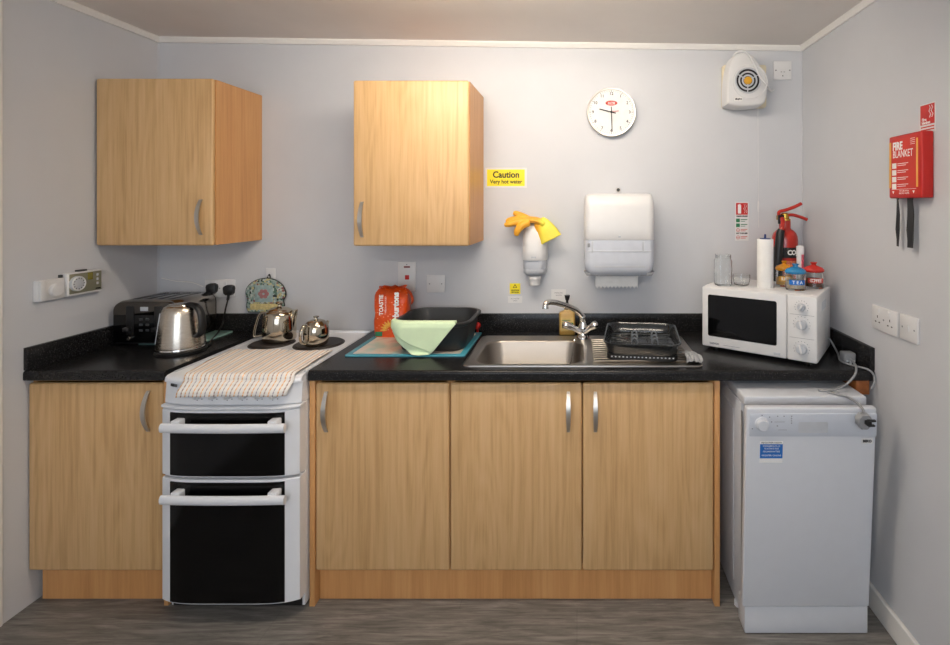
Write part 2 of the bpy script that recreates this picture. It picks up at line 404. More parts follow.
for a in ((-1.5, -1.45, .9, 2.1), (.55, .6, .9, 2.1), (-1.45, .55, .9, .95), (-1.45, .55, 2.05, 2.1), (-.475, -.425, .95, 2.05)): b.box(a[0], a[1], YR-.08, YR-.03, a[2], a[3])
w1 = struct('window_1', b, M['trim'])
g = _mesh('window_pane', MB().box(-1.45, .55, YR-.06, YR-.055, .95, 2.05), M['glass'], Matrix(), 0); g.parent = w1
# coving strips along the ceiling
cv = [(0, 0), (-.018, 0), (-.018, -.008), (-.009, -.026), (0, -.026)]
b = MB().loft([[(x, y, zc(x)+z) for y, z in cv] for x in (XL, XR)]); struct('trim_1', b, M['trim'])
b = MB().loft([[(XL-y, Y, zc(XL)+z) for y, z in cv] for Y in (YR, -.012)]); struct('trim_2', b, M['trim'])
b = MB().loft([[(XR+y, Y, zc(XR)+z) for y, z in cv] for Y in (YR, -.012)]); struct('trim_3', b, M['trim'])
b = MB().box(XL, XL+.006, -.735, -.674, 0, 2.3, .002); struct('trim_4', b, M['trim'])           # joint strip on the left wall
b = MB().box(XR-.005, XR, -.005, 0, .97, 2.27, .001)
struct('trim_5', b, M['wall'])                                                                   # corner strip
b = MB().box(XL, XL+.005, -.005, 0, .97, 2.3, .001); struct('trim_6', b, M['wall'])
b = MB().box(XR-.016, XR, YR, -.02, 0, .085, .004); struct('baseboard_right', b, M['trim'])

# ceiling lights (just out of the picture)
M['lamp'] = pm('lit_opal_diffuser', (255, 244, 226), .4, emit=(1.0, .89, .76, LAMP))
M['lamp2'] = pm('dim_opal_diffuser', (255, 244, 226), .4, emit=(1.0, .89, .76, REAR_LAMP))
def ceiling_light(x, y, label, m):
    z = zc(x)
    t = thing('ceiling_light', label, 'light', (x, y, z))
    part('housing', MB().box(x-.62, x+.62, y-.030, y+.030, z-.014, z+.006, .004), M['trim'], t)
    prof = [(y+.042*cos(q), z-.014-.080*sin(q)**.6) for q in [k*pi/12 for k in range(13)]]
    part('diffuser', MB().prism(prof, 'x', x-.60, x+.60, .003), M[m], t, smooth=50)
    for s in (-1, 1): part('end_cap', MB().box(x+s*.61-.010, x+s*.61+.010, y-.046, y+.046, z-.098, z-.004, .004), M['trim'], t)
    return t
ceiling_light(-.22, -1.02, 'long opal strip light on the ceiling over the front of the worktop', 'lamp')
ceiling_light(-.3, -3.4, 'long opal strip light on the ceiling at the window end of the room', 'lamp2')

# ------------------------------------------------------------------ kitchen units
YF = -.590          # door faces
def bow_handle(x, z, parent, y=YF, h=.152):
    """bowed strip handle standing off a door"""
    L = []
    for k in range(15):
        t = -1+2*k/14; out = .026*(1-t*t)+.004; w = .0062+.0022*(1-t*t)
        L.append([(x-w, y-out, z+t*h/2), (x+w, y-out, z+t*h/2), (x+w, y-out+.0045, z+t*h/2), (x-w, y-out+.0045, z+t*h/2)])
    b = MB().loft(L)
    for s in (-1, 1): b.tube([(x, y+.0005, z+s*(h/2-.006)), (x, y-.007, z+s*(h/2-.006))], .005, 10)
    return part('handle', b, M['nickel'], parent, smooth=50)
def door(x0, x1, z0, z1, parent, hx, hz, y=YF):
    b = MB().box(x0, x1, y, y+.018, z0, z1, .009, 3)
    d = part('door', b, M['oak'], parent)
    bow_handle(hx, hz, d, y); return d
def carcass(x0, x1, y0, y1, z0, z1, shelf=True, top=False):
    b = MB(); t = .016
    b.box(x0, x0+t, y0, y1, z0, z1); b.box(x1-t, x1, y0, y1, z0, z1); b.box(x0+t, x1-t, y0, y1, z0, z0+t); b.box(x0+t, x1-t, y1-.006, y1, z0+t, z1)
    if top: b.box(x0+t, x1-t, y0, y1-.006, z1-t, z1)
    if shelf: b.box(x0+t, x1-t, y0+.03, y1-.006, (z0+z1)/2, (z0+z1)/2+t)
    return b
ZD0, ZD1 = .1335, .840
# base units
t = thing('base_cabinet', 'oak effect base cupboard left of the cooker, under the toaster', 'cabinet', (-1.806, -.3, 0))
part('carcass', carcass(-2.066, -1.558, -.570, -.03, ZD0, .852), M['beech'], t)
door(-2.065, -1.558, ZD0, ZD1, t, -1.610, .736)
part('plinth', MB().box(-2.050, -1.560, -.552, -.536, 0, ZD0-.001), M['beech'], t)
part('end_panel', MB().box(-1.5565, -1.5405, -.586, -.03, 0, .852, .001), M['beech'], t)
t = thing('base_cabinet', 'oak effect single base cupboard right of the cooker, handle at upper left', 'cabinet', (-.74, -.3, 0))
part('carcass', carcass(-.9855, -.4795, -.570, -.03, ZD0, .852), M['beech'], t)
door(-.984, -.481, ZD0, ZD1, t, -.942, .733)
part('end_panel', MB().box(-1.006, -.9865, -.590, -.03, 0, .852, .001), M['beech'], t)
t = thing('base_cabinet', 'double oak effect base cupboard under the sink, handles side by side', 'cabinet', (.02, -.3, 0))
part('carcass', carcass(-.478, .516, -.570, -.03, ZD0, .852, shelf=False), M['beech'], t)
door(-.477, .0185, ZD0, ZD1, t, -.032, .733)
door(.0215, .515, ZD0, ZD1, t, .069, .733)
part('end_panel', MB().box(.5175, .5375, -.590, -.03, 0, .852, .001), M['beech'], t)
b = MB().box(-.985, .516, -.552, -.536, 0, ZD0-.001)
single('plinth', b, M['beech'], 'long beech kickboard at floor level under the sink cupboards', 'kickboard', (-.235, -.544, 0))
# wall units
t = thing('wall_cupboard', 'oak effect wall cupboard in the left corner above the toaster', 'cupboard', (-1.806, -.165, 1.336))
part('carcass', carcass(-2.059, -1.5555, -.313, -.001, 1.338, 2.050, top=True), M['beech'], t)
door(-2.058, -1.557, 1.336, 2.052, t, -1.606, 1.458, y=-.333)
t = thing('wall_cupboard', 'oak effect wall cupboard beside the yellow caution sign', 'cupboard', (-.71, -.165, 1.334))
part('carcass', carcass(-.958, -.4615, -.313, -.001, 1.336, 2.042, top=True), M['beech'], t)
door(-.9575, -.463, 1.334, 2.044, t, -.918, 1.448, y=-.333)

# worktop: rounded front profile, sink cut-out
ZT, ZB, YW = .891, .853, -.605
def wt(b, x0, x1, y1=0):
    r = .012
    P = [(y1, ZB), (y1, ZT)]+[(YW+r-r*sin(a), ZT-r+r*cos(a)) for a in [k*pi/2/6 for k in range(7)]]
    P += [(YW, ZB+.004), (YW+.004, ZB)]
    return b.prism(P, 'x', x0, x1)
hx0, hx1, hy0, hy1 = -.415, .03, -.538, -.18
def upstand(b, x0, x1): return b.box(x0, x1, -.018, 0, ZT, .976, .002)
t = thing('worktop', 'black speckled worktop around the sink, under the microwave', 'worktop', (.05, -.3, ZB))
b = MB(); wt(b, -1.004, hx0); wt(b, hx1, XR-.001); wt(b, hx0, hx1, hy0); b.box(hx0, hx1, hy1, 0, ZB, ZT)
part('top', b, M['worktop'], t)
b = MB(); upstand(b, -.985, XR-.019); single('upstand', b, M['worktop'], 'long black speckled upstand along the wall behind the sink', 'upstand', (.05, -.009, ZT))
b = MB().box(XR-.018, XR, -.603, 0, ZT, .976, .002); single('upstand', b, M['worktop'], 'short black speckled upstand on the right wall beside the microwave', 'upstand', (XR-.009, -.3, ZT))
t = thing('worktop', 'short black speckled worktop in the left corner, under the toaster and kettle', 'worktop', (-1.8, -.3, ZB))
part('top', wt(MB(), XL+.001, -1.5385), M['worktop'], t)
b = MB(); upstand(b, XL+.019, -1.5385); single('upstand', b, M['worktop'], 'short black speckled upstand on the wall behind the toaster', 'upstand', (-1.8, -.009, ZT))
b = MB().box(XL, XL+.018, -.603, 0, ZT, .976, .002); single('upstand', b, M['worktop'], 'black speckled upstand on the left wall beside the toaster', 'upstand', (XL+.009, -.3, ZT))
b = MB().box(1.045, 1.095, -.60, -.05, .80, ZB, .003)
single('timber_batten', b, M['batten'], 'brown timber batten under the right end of the worktop', 'batten', (1.07, -.3, .80))

# ------------------------------------------------------------------ sink and tap
t = thing('sink', 'stainless steel inset sink with a ridged drainer on its right', 'sink', (.02, -.34, ZT))
x0, x1, y0, y1 = -.443, .487, -.560, -.118
bx0, bx1, by0, by1 = -.400, .018, -.524, -.194
b = MB(); n = 8
b.loft([rrz(x0, x1, y0, y1, .03, ZT, n), rrz(x0+.001, x1-.001, y0+.001, y1-.001, .03, ZT+.005, n), rrz(x0+.006, x1-.006, y0+.006, y1-.006, .027, ZT+.006, n),
        rrz(x0+.014, x1-.014, y0+.012, y1-.012, .022, ZT+.002, n), rrz(bx0-.012, bx1+.012, by0-.008, by1+.008, .075, ZT+.002, n), rrz(bx0-.005, bx1+.005, by0-.004, by1+.004, .072, ZT+.001, n),
        rrz(bx0, bx1, by0, by1, .07, ZT-.006, n), rrz(bx0+.008, bx1-.008, by0+.008, by1-.008, .07, ZT-.12, n), rrz(bx0+.03, bx1-.03, by0+.03, by1-.03, .06, ZT-.15, n)], False, True)
part('basin', b, M['sink'], t, smooth=50)
b = MB()
for k in range(11):
    y = -.50+k*.031
    b.tube([(.065, y, ZT+.0035), (.09, y, ZT+.0055), (.43, y, ZT+.0055), (.455, y, ZT+.0035)], [.003, .0055, .0055, .003], 8, flat=.6)
part('drainer', b, M['sink'], t)
b = MB().lathe([(.036, -.1495), (.036, -.147), (.028, -.1465), (.01, -.149)], (-.19, -.36, ZT), 24); part('plughole', b, M['chrome'], t)
b = MB().tube(spline([(-.02, -.185, .899), (-.012, -.196, .895), (-.010, -.206, .87), (-.02, -.21, .82), (-.05, -.22, .765), (-.10, -.26, .748)], 5), .0022, 6)
part('plug_chain', b, M['chrome'], t)

t = thing('mixer_tap', 'chrome swan neck mixer tap with two levers behind the sink', 'tap', (.028, -.152, ZT+.003))
tx, ty, tz = .028, -.152, ZT+.003
b = MB().lathe([(.030, 0), (.030, .006), (.024, .012), (.021, .03), (.023, .04), (.022, .055), (.016, .066), (.0145, .078)], (tx, ty, tz), 28); part('body', b, M['chrome'], t, smooth=60)
sp = spline([(tx, ty, tz+.06), (.026, -.154, .990), (.014, -.161, 1.006), (-.006, -.177, 1.029), (-.042, -.208, 1.052), (-.090, -.248, 1.0755), (-.122, -.276, 1.084), (-.136, -.290, 1.078), (-.1375, -.293, 1.058)], 6)
b = MB().tube(sp, [.0145]*8+[.0125]*(len(sp)-14)+[.0125, .013, .0135, .014, .014, .014], 16); part('spout', b, M['chrome'], t, smooth=60)
for s in (-1, 1):
    p0 = Vector((tx, ty-.004, tz+.028)); p1 = Vector((tx+(.062 if s > 0 else -.088), ty-.026, tz+.070))
    q = [p0.lerp(p1, k/6) for k in range(7)]
    b = MB().tube(q+[p1+(p1-p0)*.06], [.017, .017, .013, .0125, .016, .0185, .017, .008], 14); part('lever_handle', b, M['chrome'], t, smooth=60)

# ------------------------------------------------------------------ cooker
cx, hw = -1.261, .2505
fy = lambda x, base=-.672: base+.025*abs((x-cx)/hw)**5.0
def bowed(x0, x1, z0, z1, thick, off=0, n=24, bev=0, base=-.672, lean=0):
    b = MB(); F = []
    for k in range(n+1):
        x = x0+(x1-x0)*k/n; y = fy(x, base)-off
        r = min(.004, (z1-z0)/3)
        F.append([(x, y+r, z0), (x, y, z0+r), (x, y+lean, z1-r), (x, y+lean+r, z1), (x, y+thick, z1), (x, y+thick, z0)])
    return b.loft(F)
t = thing('cooker', 'white freestanding electric cooker with two black glass oven doors', 'cooker', (cx, -.33, 0))
b = MB().box(cx-hw+.002, cx+hw-.002, -.608, -.035, .02, .872, .003)
for sx in (-.2, .2):
    for sy in (-.5, -.1): b.lathe([(.018, 0), (.018, .022)], (cx+sx, sy, 0), 12)
part('body', b, M['enamel'], t)
part('kick_panel', MB().box(cx-hw+.012, cx+hw-.012, -.612, -.608, .022, .082), M['black'], t)
# hob top with rolled front
b = MB(); L = []
for k in range(29):
    u = -1+2*k/28; x = cx+hw*u; yf = fy(x, -.662)
    L.append([(x, -.030, .885), (x, -.30, .885), (x, yf+.03, .885), (x, yf+.012, .883), (x, yf+.003, .877), (x, yf, .868), (x, yf, .862), (x, yf+.02, .862), (x, -.030, .862)])
b.loft(L)
b.box(cx-hw, cx+hw, -.030, -.020, .862, .897, .003)
hob = part('hob', b, M['enamel'], t, smooth=40)
for s in (-1, 1): part('edge_trim', MB().box(cx+s*(hw-.007)-.005, cx+s*(hw-.007)+.005, -.60, -.03, .8845, .8885, .0015), M['lgrey'], hob)
for (px, py, r) in ((-1.375, -.215, .088), (-1.160, -.22, .100), (-1.375, -.46, .100), (-1.160, -.47, .088)):
    b = MB().lathe([(r+.006, .8845), (r+.005, .887), (r, .8875), (r-.004, .892), (.03, .8935), (.028, .8905), (0, .8905)], (px, py, 0), 40); part('hotplate', b, M['plate'], hob)
cp = part('control_panel', bowed(cx-hw, cx+hw, .784, .861, .05, base=-.660, lean=.006), M['enamel'], t)
for k in range(6):
    x = -1.372+k*.0545
    b = MB().lathe([(.018, 0), (.0175, .004), (.015, .006), (.0145, .018), (.012, .020)], (0, 0, 0), 20, mat=mat4((1, 0, 0), (0, 0, 1), (0, -1, 0), (x, fy(x, -.660)+.004, .826)))
    b.box(x-.003, x+.003, fy(x, -.660)-.022, fy(x, -.660)-.01, .812, .840, .0012)
    part('knob', b, M['white'], cp)
b = MB()
for k in range(6):
    x = -1.372+k*.0545
    for a in range(8):
        an = pi*1.15+a*pi*1.7/7*-1
        b.box(x+.0235*cos(an)-.0014, x+.0235*cos(an)+.0014, fy(x, -.660)-.0004, fy(x, -.660)+.004, .826+.0235*sin(an)-.0014, .826+.0235*sin(an)+.0014)
part('dial_marking', b, M['inkgrey'], cp)
lx = -1.466
b = MB().text('BEKO', .013, mat4((.93, -.36, 0), (0, 0, 1), (-.36, -.93, 0), (-1.470, fy(-1.470, -.660)+.003, .852)), width=.036, bold=.0006); part('lettering', b, M['ink'], cp)
part('ledge', bowed(cx-hw-.003, cx+hw+.003, .772, .783, .045, base=-.676), M['enamel'], t)
for (z0, z1, hz, nm) in ((.528, .769, .720, 'top_oven_door'), (.070, .519, .466, 'main_oven_door')):
    d = part(nm, bowed(cx-hw, cx+hw, z0, z1, .045), M['enamel'], t)
    part('door_glass', bowed(-1.470, -1.056, z0+.004, z1-.006, .004, off=.0025), M['ovenglass'], d)
    b = MB(); L = []
    for k in range(25):
        u = -1+2*k/24; x = -1.2535+.2195*u; y = -.706+.006*u*u
        L.append([(x, y-.010+.02*(1-cos(a))/2, hz+.0165*sin(a)) for a in [2*pi*j/14 for j in range(14)]])
    b.loft(L)
    for s in (-1, 1): b.box(-1.2535+s*.172-.016, -1.2535+s*.172+.016, -.700, -.655, hz-.004, hz+.024, .004)
    part('door_handle', b, M['enamel'], d, smooth=45)
part('side_seam', MB().box(cx+hw-.003, cx+hw+.0005, -.60, -.04, .775, .781), M['lgrey'], t)

# ------------------------------------------------------------------ dishwasher
dx = .802
t = thing('dishwasher', 'slim white dishwasher standing on the floor at the right end', 'dishwasher', (dx, -.38, 0))
b = MB().box(.600, 1.041, -.640, -.085, .012, .785, .004)
b.box(.597, .600, -.56, -.14, .08, .73, .0014)
for sx in (-.19, .19):
    for sy in (-.58, -.13): b.lathe([(.018, 0), (.018, .014)], (dx+sx, sy, 0), 12)
part('body', b, M['applwhite'], t)
b = MB().box(.600, 1.041, -.675, -.085, .788, .822, .006, 3); part('lid', b, M['applwhite'], t)
# door leans a little open at the top
def dmat():
    return Matrix.Translation((dx, -.690, .103)) @ Matrix.Rotation(R(3.6), 4, 'X')
DM = dmat()
d = part('door', MB().box(-.2225, .2225, -.028, 0, 0, .716, .006, 3, mat=DM), M['applwhite'], t)
b = MB().box(-.212, .2225, -.0315, -.026, .618, .698, .002, 2, mat=DM)
cpn = part('control_panel', b, M['applpanel'], d)
b = MB()
# recessed grip: frame round a sloping tray
L = [rr(-.046, .054, .632, .670, .004, 3), rr(-.043, .051, .635, .667, .004, 3), rr(-.043, .051, .637, .660, .004, 3)]
b.loft([[(x, yy, z) for x, z in P] for P, yy in zip(L, (-.0325, -.0327, -.0318))], True, True, mat=DM); part('grip', b, M['lgrey'], cpn)
b = MB().lathe([(.024, 0), (.024, .004), (.0205, .006), (.0195, .016), (.017, .018)], (0, 0, 0), 24, mat=DM @ mat4((1, 0, 0), (0, 0, 1), (0, -1, 0), (-.171, -.031, .663))); part('programme_knob', b, M['applwhite'], cpn)
b = MB()
for (x, z) in ((-.171, .701), (-.145, .695), (-.203, .654), (-.138, .678), (-.118, .698), (-.096, .698), (-.118, .664), (-.070, .698), (-.070, .690), (-.070, .682), (-.070, .674)):
    part('panel_marking', MB().box(x-.002, x+.002, -.0322, -.0312, z-.0096, z-.0064, mat=DM), M['inkgrey'], cpn)
for (x, z, w) in ((-.110, .678, .036), (-.100, .650, .03)): part('panel_line', MB().box(x-w/2, x+w/2, -.0321, -.0312, z-.0085, z-.0075, mat=DM), M['inkgrey'], cpn)
b = MB().box(.172, .212, -.0298, -.0275,   .592, .610, .001, mat=DM); bd = part('badge', b, M['white'], d)
b = MB().text('BEKO', .012, DM @ mat4((1, 0, 0), (0, 0, 1), (0, -1, 0), (.192, -.03, .601)), width=.03, bold=.0008); part('lettering', b, M['ink'], bd)
b = MB().box(-.175, -.096, -.0288, -.0275, .524, .600, 0, mat=DM)
st = part('sticker', b, M['inkwhite'], d, 'blue and white sticker')
b = MB().box(-.1745, -.0965, -.0292, -.028, .540, .590, 0, mat=DM); part('sticker_panel', b, M['inkblue'], st)
FD = lambda x, z: DM @ mat4((1, 0, 0), (0, 0, 1), (0, -1, 0), (x, -.0294, z))
b = MB().text('REGISTER NOW', .0075, FD(-.135, .595), width=.07); part('lettering', b, M['ink'], st)
b = MB()
for s, z, w in (('WWW.BEKO.CO.UK', .583, .06), ('TO ACTIVATE YOUR', .574, .05), ('GUARANTEE', .564, .058), ('REGISTER ONLINE', .550, .066)): b.text(s, .008, FD(-.135, z), width=w)
part('lettering', b, M['inkwhite'], st)
b = MB().box(dx-.2120, dx+.2205, -.712, -.640, .004, .098, .003); part('plinth', b, M['applwhite'], t)
part('hinge_side', MB().box(.599, .602, -.655, -.642, .10, .76), M['grey'], t)

# ------------------------------------------------------------------ on the left worktop
b = MB().prism(rr(-1.96, -1.672, -.25, -.026, .02), 'z', ZT, ZT+.006, .0015)
single('glass_board', b, M['paleteal'], 'pale turquoise glass board under the black and chrome toaster', 'chopping board', (-1.81, -.14, ZT))
# toaster
TX0, TX1, TY0, TY1, TZ0 = -2.034, -1.752, -.283, -.032, ZT+.006
t = thing('toaster', 'wide chrome and black toaster in the left corner', 'toaster', ((TX0+TX1)/2, (TY0+TY1)/2, TZ0))
tm = (TX0+TX1)/2; H = 1.090
def arch(x0, x1, z0, z1, r, n=7):
    return [(x0, z0)]+[(x0+r-r*cos(a), z1-r+r*sin(a)) for a in [k*pi/2/n for k in range(n+1)]]+[(x1-r+r*sin(a), z1-r+r*cos(a)) for a in [k*pi/2/n for k in range(n+1)]]+[(x1, z0)]
b = MB().prism(arch(TX0, TX1, TZ0+.014, H, .045), 'y', TY0+.012, TY1-.012, .003); sh = part('shell', b, M['toastersteel'], t, smooth=40)
b = MB().prism(arch(TX0+.004, TX1-.004, TZ0+.010, H-.005, .042), 'y', TY1-.0125, TY1, .005)
part('back_cap', b, M['black'], t)
b = MB().prism(arch(TX0+.003, TX1-.003, 1.028, H-.004, .042), 'y', TY0, TY0+.0125, .004); part('front_cap', b, M['blackchrome'], t, smooth=40)
b = MB().box(TX0+.004, TX1-.004, TY0, TY0+.0125, TZ0+.012, 1.0285, .003); fp = part('front_panel', b, M['blackgloss'], t)
b = MB().box(TX0+.008, TX1-.008, TY0+.008, TY1-.004, TZ0+.003, TZ0+.016, .003)
for sx in (TX0+.09, TX1-.03):
    for sy in (-.22, -.07): b.lathe([(.010, 0), (.010, .005)], (sx, sy, TZ0), 10)
part('base', b, M['black'], t)
b = MB()
for k in range(4):
    x = tm-.078+k*.052; b.box(x-.014, x+.014, TY0+.045, TY1-.04, H-.012, H+.0006, .0005)
part('slot', b, M['black'], t)
for s in (-1, 1):
    x = tm+s*.062
    b = MB().box(x-.017, x+.017, TY0-.004, TY0+.004, TZ0+.045, H-.022, .004); part('lever_channel', b, M['black'], t)
    b = MB().box(x-.014, x+.014, TY0-.026, TY0-.003, TZ0+.062, TZ0+.082, .005, 3); part('lever', b, M['black'], t)
    b = MB().lathe([(.009, 0), (.009, .006), (.007, .009)], mat=mat4((1, 0, 0), (0, 0, 1), (0, -1, 0), (x, TY0, TZ0+.030)), n=16); part('browning_dial', b, M['chrome'], t)
    for k in range(3):
        b = MB().box(tm+s*.014-.008, tm+s*.014+.008, TY0-.0025, TY0+.002, TZ0+.060+k*.024, TZ0+.070+k*.024, .002); part('button', b, M['dgrey'], t)
b = MB().box(tm-.017, tm+.017, TY0-.0015, TY0+.002, H-.044, H-.026, .0008); part('badge', b, M['lgrey'], t)

# kettle
kx, ky = -1.676, -.352
t = thing('kettle', 'brushed steel jug kettle with black handle in front of the toaster', 'kettle', (kx, ky, ZT))
b = MB().lathe([(.088, 0), (.090, .003), (.090, .009), (.086, .012), (.04, .013)], (kx, ky, ZT), 40); part('power_base', b, M['black'], t)
z = ZT+.013
b = MB().lathe([(.085, 0), (.0865, .004), (.0855, .02), (.0815, .06), (.075, .11), (.069, .150), (.065, .168), (.058, .179), (.048, .183), (0, .184)], (kx, ky, z), 48); part('body', b, M['brushed'], t, smooth=50)
b = MB().lathe([(.087, .001), (.0885, .006), (.087, .011)], (kx, ky, z), 48, cap0=False, cap1=False); part('base_band', b, M['chrome'], t)
b = MB().lathe([(.046, .183), (.044, .187), (.03, .189), (0, .190)], (kx, ky, z), 32); part('lid', b, M['brushed'], t)
hd = Vector((.97, -.22, 0)).normalized()
K = lambda r, h: Vector((kx, ky, z+h))+hd*r
P = spline([K(.020, .183), K(.050, .187), K(.080, .180), K(.100, .158), K(.109, .125), K(.109, .090), K(.100, .066), K(.077, .056)], 6)
b = MB().tube(P, [.014]*4+[.0165]*(len(P)-8)+[.016, .015, .014, .013], 14, flat=.62); part('handle', b, M['black'], t, smooth=60)
b = MB(); sd = Vector((-.80, -.60, 0)).normalized(); sp_ = Vector((-sd.y, sd.x, 0))
L = []
for k in range(9):
    u = k/8; zz = z+.030+u*.125; r = .0850-.0150*u
    L.append([Vector((kx, ky, zz))+sd*(r+(.0015 if abs(w) < .8 else -.004))+sp_*w*.010*min(1, 6*min(u, 1-u)+.35) for w in (-1, -.7, 0, .7, 1)])
b.loft(L, False, False, closed=False); part('water_gauge', b, M['lgrey'], t)
b = MB().loft([[Vector((kx, ky, z+zz))+Vector((-hd.x, -hd.y, 0))*rr_+Vector((-hd.y, hd.x, 0))*w for w, rr_ in ((-.020, .054-.001*q), (0, .076-.001*q), (.020, .054-.001*q), (0, .05))] for q, zz in ((0, .178), (6, .152))]); part('spout', b, M['brushed'], t)

# ------------------------------------------------------------------ on the hob
ZH = .8935
tx_, ty_ = -1.356, -.192
t = thing('teapot', 'larger polished steel teapot on the back left hotplate', 'teapot', (tx_, ty_, ZH))
b = MB().lathe([(.058, 0), (.066, .003), (.070, .010), (.069, .05), (.066, .10), (.062, .122), (.056, .134), (.048, .138), (.046, .136)], (tx_, ty_, ZH), 40); part('body', b, M['polished'], t, smooth=50)
b = MB().lathe([(.050, .134), (.048, .140), (.03, .149), (.010, .153), (.006, .158), (.006, .163), (.015, .168), (.016, .173), (.010, .178), (0, .179)], (tx_, ty_, ZH), 32); part('lid', b, M['polished'], t, smooth=50)
L = []
for u, w, ox in ((0, .012, .055), (.35, .015, .060), (.7, .016, .066), (1, .012, .070)):
    zz = ZH+.055+.085*u
    L.append([(tx_+ox+.014*cos(a), ty_+.04*(1-u*.35)*0+w*sin(a), zz) for a in [2*pi*k/12 for k in range(12)]])
b = MB().loft(L); part('spout', b, M['polished'], t, smooth=60)
P = spline([(tx_-.058, ty_-.01, ZH+.128), (tx_-.078, ty_-.014, ZH+.125), (tx_-.094, ty_-.016, ZH+.085), (tx_-.104, ty_-.018, ZH+.035), (tx_-.096, ty_-.017, ZH+.022), (tx_-.064, ty_-.012, ZH+.026)], 6)
b = MB().tube(P, .0085, 10, flat=.55); part('handle', b, M['polished'], t, smooth=60)
sx_, sy_ = -1.152, -.262
t = thing('teapot', 'small polished steel teapot on the back right hotplate', 'teapot', (sx_, sy_, ZH))
b = MB().lathe([(.040, 0), (.046, .004), (.051, .02), (.053, .045), (.051, .075), (.045, .094), (.036, .102), (.034, .101)], (sx_, sy_, ZH), 36); part('body', b, M['polished'], t, smooth=50)
b = MB().lathe([(.038, .0995), (.036, .104), (.020, .111), (.006, .113), (.005, .118), (.012, .122), (.012, .126), (0, .129)], (sx_, sy_, ZH), 28); part('lid', b, M['polished'], t, smooth=50)
dv = Vector((-.34, -.94, 0)); pv = Vector((.94, -.34, 0)); c0 = Vector((sx_, sy_, ZH))
P = spline([c0+dv*.042+Vector((0, 0, .094)), c0+dv*.066+Vector((0, 0, .096)), c0+dv*.080+Vector((0, 0, .07)), c0+dv*.080+Vector((0, 0, .035)), c0+dv*.066+Vector((0, 0, .018)), c0+dv*.046+Vector((0, 0, .018))], 6)
b = MB().tube(P, .0075, 10, flat=.6); part('handle', b, M['polished'], t, smooth=60)
b = MB().loft([[c0-dv*o+pv*(w*cos(a))+Vector((0, 0, zz+w*.7*sin(a))) for a in [2*pi*k/12 for k in range(12)]] for o, w, zz in ((.040, .014, .05), (.056, .010, .072), (.064, .008, .088))]); part('spout', b, M['polished'], t, smooth=60)

# striped tea towel: lies on the hob and hangs over the front
def towel(u, v):
    Lh = .285; Lt = .372; s = v*Lt
    xl = -1.468+.052*v; xr = -1.036+.006*v; x = xl+(xr-xl)*u
    ye = fy(x, -.662)
    top = ye+.022; flat = Lh
    rip = .0016*sin(u*31+v*5)+.0012*sin(u*17-v*9)
    if s < flat:
        y = top+(flat-s); zz = .8965+max(0, rip)
        y += .012*sin(u*5)*(1-v)
        for (px, py, r) in ((-1.375, -.46, .1), (-1.16, -.47, .088)):
            d = math.hypot(x-px, y-py); k = max(0, min(1, (r+.02-d)/.025)); zz += .0015*k
        return (x, y, zz)
    s -= flat; r = .024; arc = r*pi/2
    if s < arc:
        a = s/r; return (x, top-r*sin(a), .8965-r+r*cos(a)+.001)
    s -= arc
    k = min(1, s/.035); k = k*k*(3-2*k)
    return (x-.30*s, top-r-.004-.5*abs(rip)-.022*k+.002*sin(u*20)*k, .8965-r-s+.005*sin(u*3))
b = MB().grid(towel, 60, 60)
t_ = single('tea_towel', b, M['striped'], 'white tea towel striped orange and grey spread over the cooker front', 'tea towel', (-1.25, -.5, ZH), smooth=80)
uv = t_.data.uv_layers.new(name='UVMap')
for lp in t_.data.loops:
    vi = lp.vertex_index; uv.data[lp.index].uv = ((vi % 61)/60, (vi//61)/60)
md = t_.modifiers.new('thickness', 'SOLIDIFY'); md.thickness = .002; md.offset = 1

# oven mitt hanging from a white hook
b = MB().box(-.024, .024, -.027, .027, 0, .004, .002); b.tube([(0, .0, .003), (0, -.008, .010), (0, -.016, .014), (0, -.012, .020)], .0035, 8)
b.xf(FB(-1.512, 1.172))
single('wall_hook', b, M['white'], 'small square white adhesive hook above the patchwork pot holder', 'hook', (-1.512, 0, 1.172))
t = thing('pot_holder', 'patchwork print pot holder hanging on the wall behind the larger teapot', 'pot holder', (-1.525, -.012, .978))
OUT = [(-.088, 0), (.076, 0), (.088, .03), (.083, .055), (.095, .085), (.083, .125), (.055, .15), (.02, .163), (-.02, .163), (-.06, .15), (-.09, .125), (-.10, .095), (-.092, .06), (-.097, .03)]
OUTS = [(p.x, p.y) for p in spline([(x, y, 0) for x, y in OUT]+[(*OUT[0], 0)], 4)][:-1]
pf = lambda u, v: FB(-1.525, .985)
b = MB().prism(OUTS, 'z', .006, .022, .006, 2, mat=FB(-1.525, .985)); part('pad', b, M['mitt'], t)
b = MB().tube([(FB(-1.525, .985) @ Vector((x, y, .014))) for x, y in OUTS], .0032, 8, closed=True); part('piping', b, pm('black_check_piping', (52, 56, 54), .9, var=.9, scale=160), t)
b = MB().box(-.075, .060, .012, .042, .021, .0235, .001, mat=FB(-1.525, .985)); part('band', b, pm('yellow_print_band', (200, 184, 128), .9, var=.25, scale=90), t)
b = MB().box(-.052, .036, .050, .132, .021, .0232, .001, mat=FB(-1.525, .985)); sq = part('square_patch', b, pm('pale_blue_patch', (150, 172, 170), .9, var=.2, scale=60), t)
b = MB()
for a in range(6): b.lathe([(.011, 0), (.009, .002), (0, .003)], n=12, mat=FB(-1.525, .985) @ T3(-.009+.017*cos(a*pi/3), .09+.014*sin(a*pi/3), .0228))
part('flower_patch', b, pm('pink_flower_print', (164, 112, 112), .9, var=.2, scale=80), sq)
P = spline([FB(-1.525, .985) @ Vector(p) for p in ((.0, .158, .012), (.006, .172, .014), (.014, .184, .015), (.018, .172, .014), (.016, .158, .012))], 5)
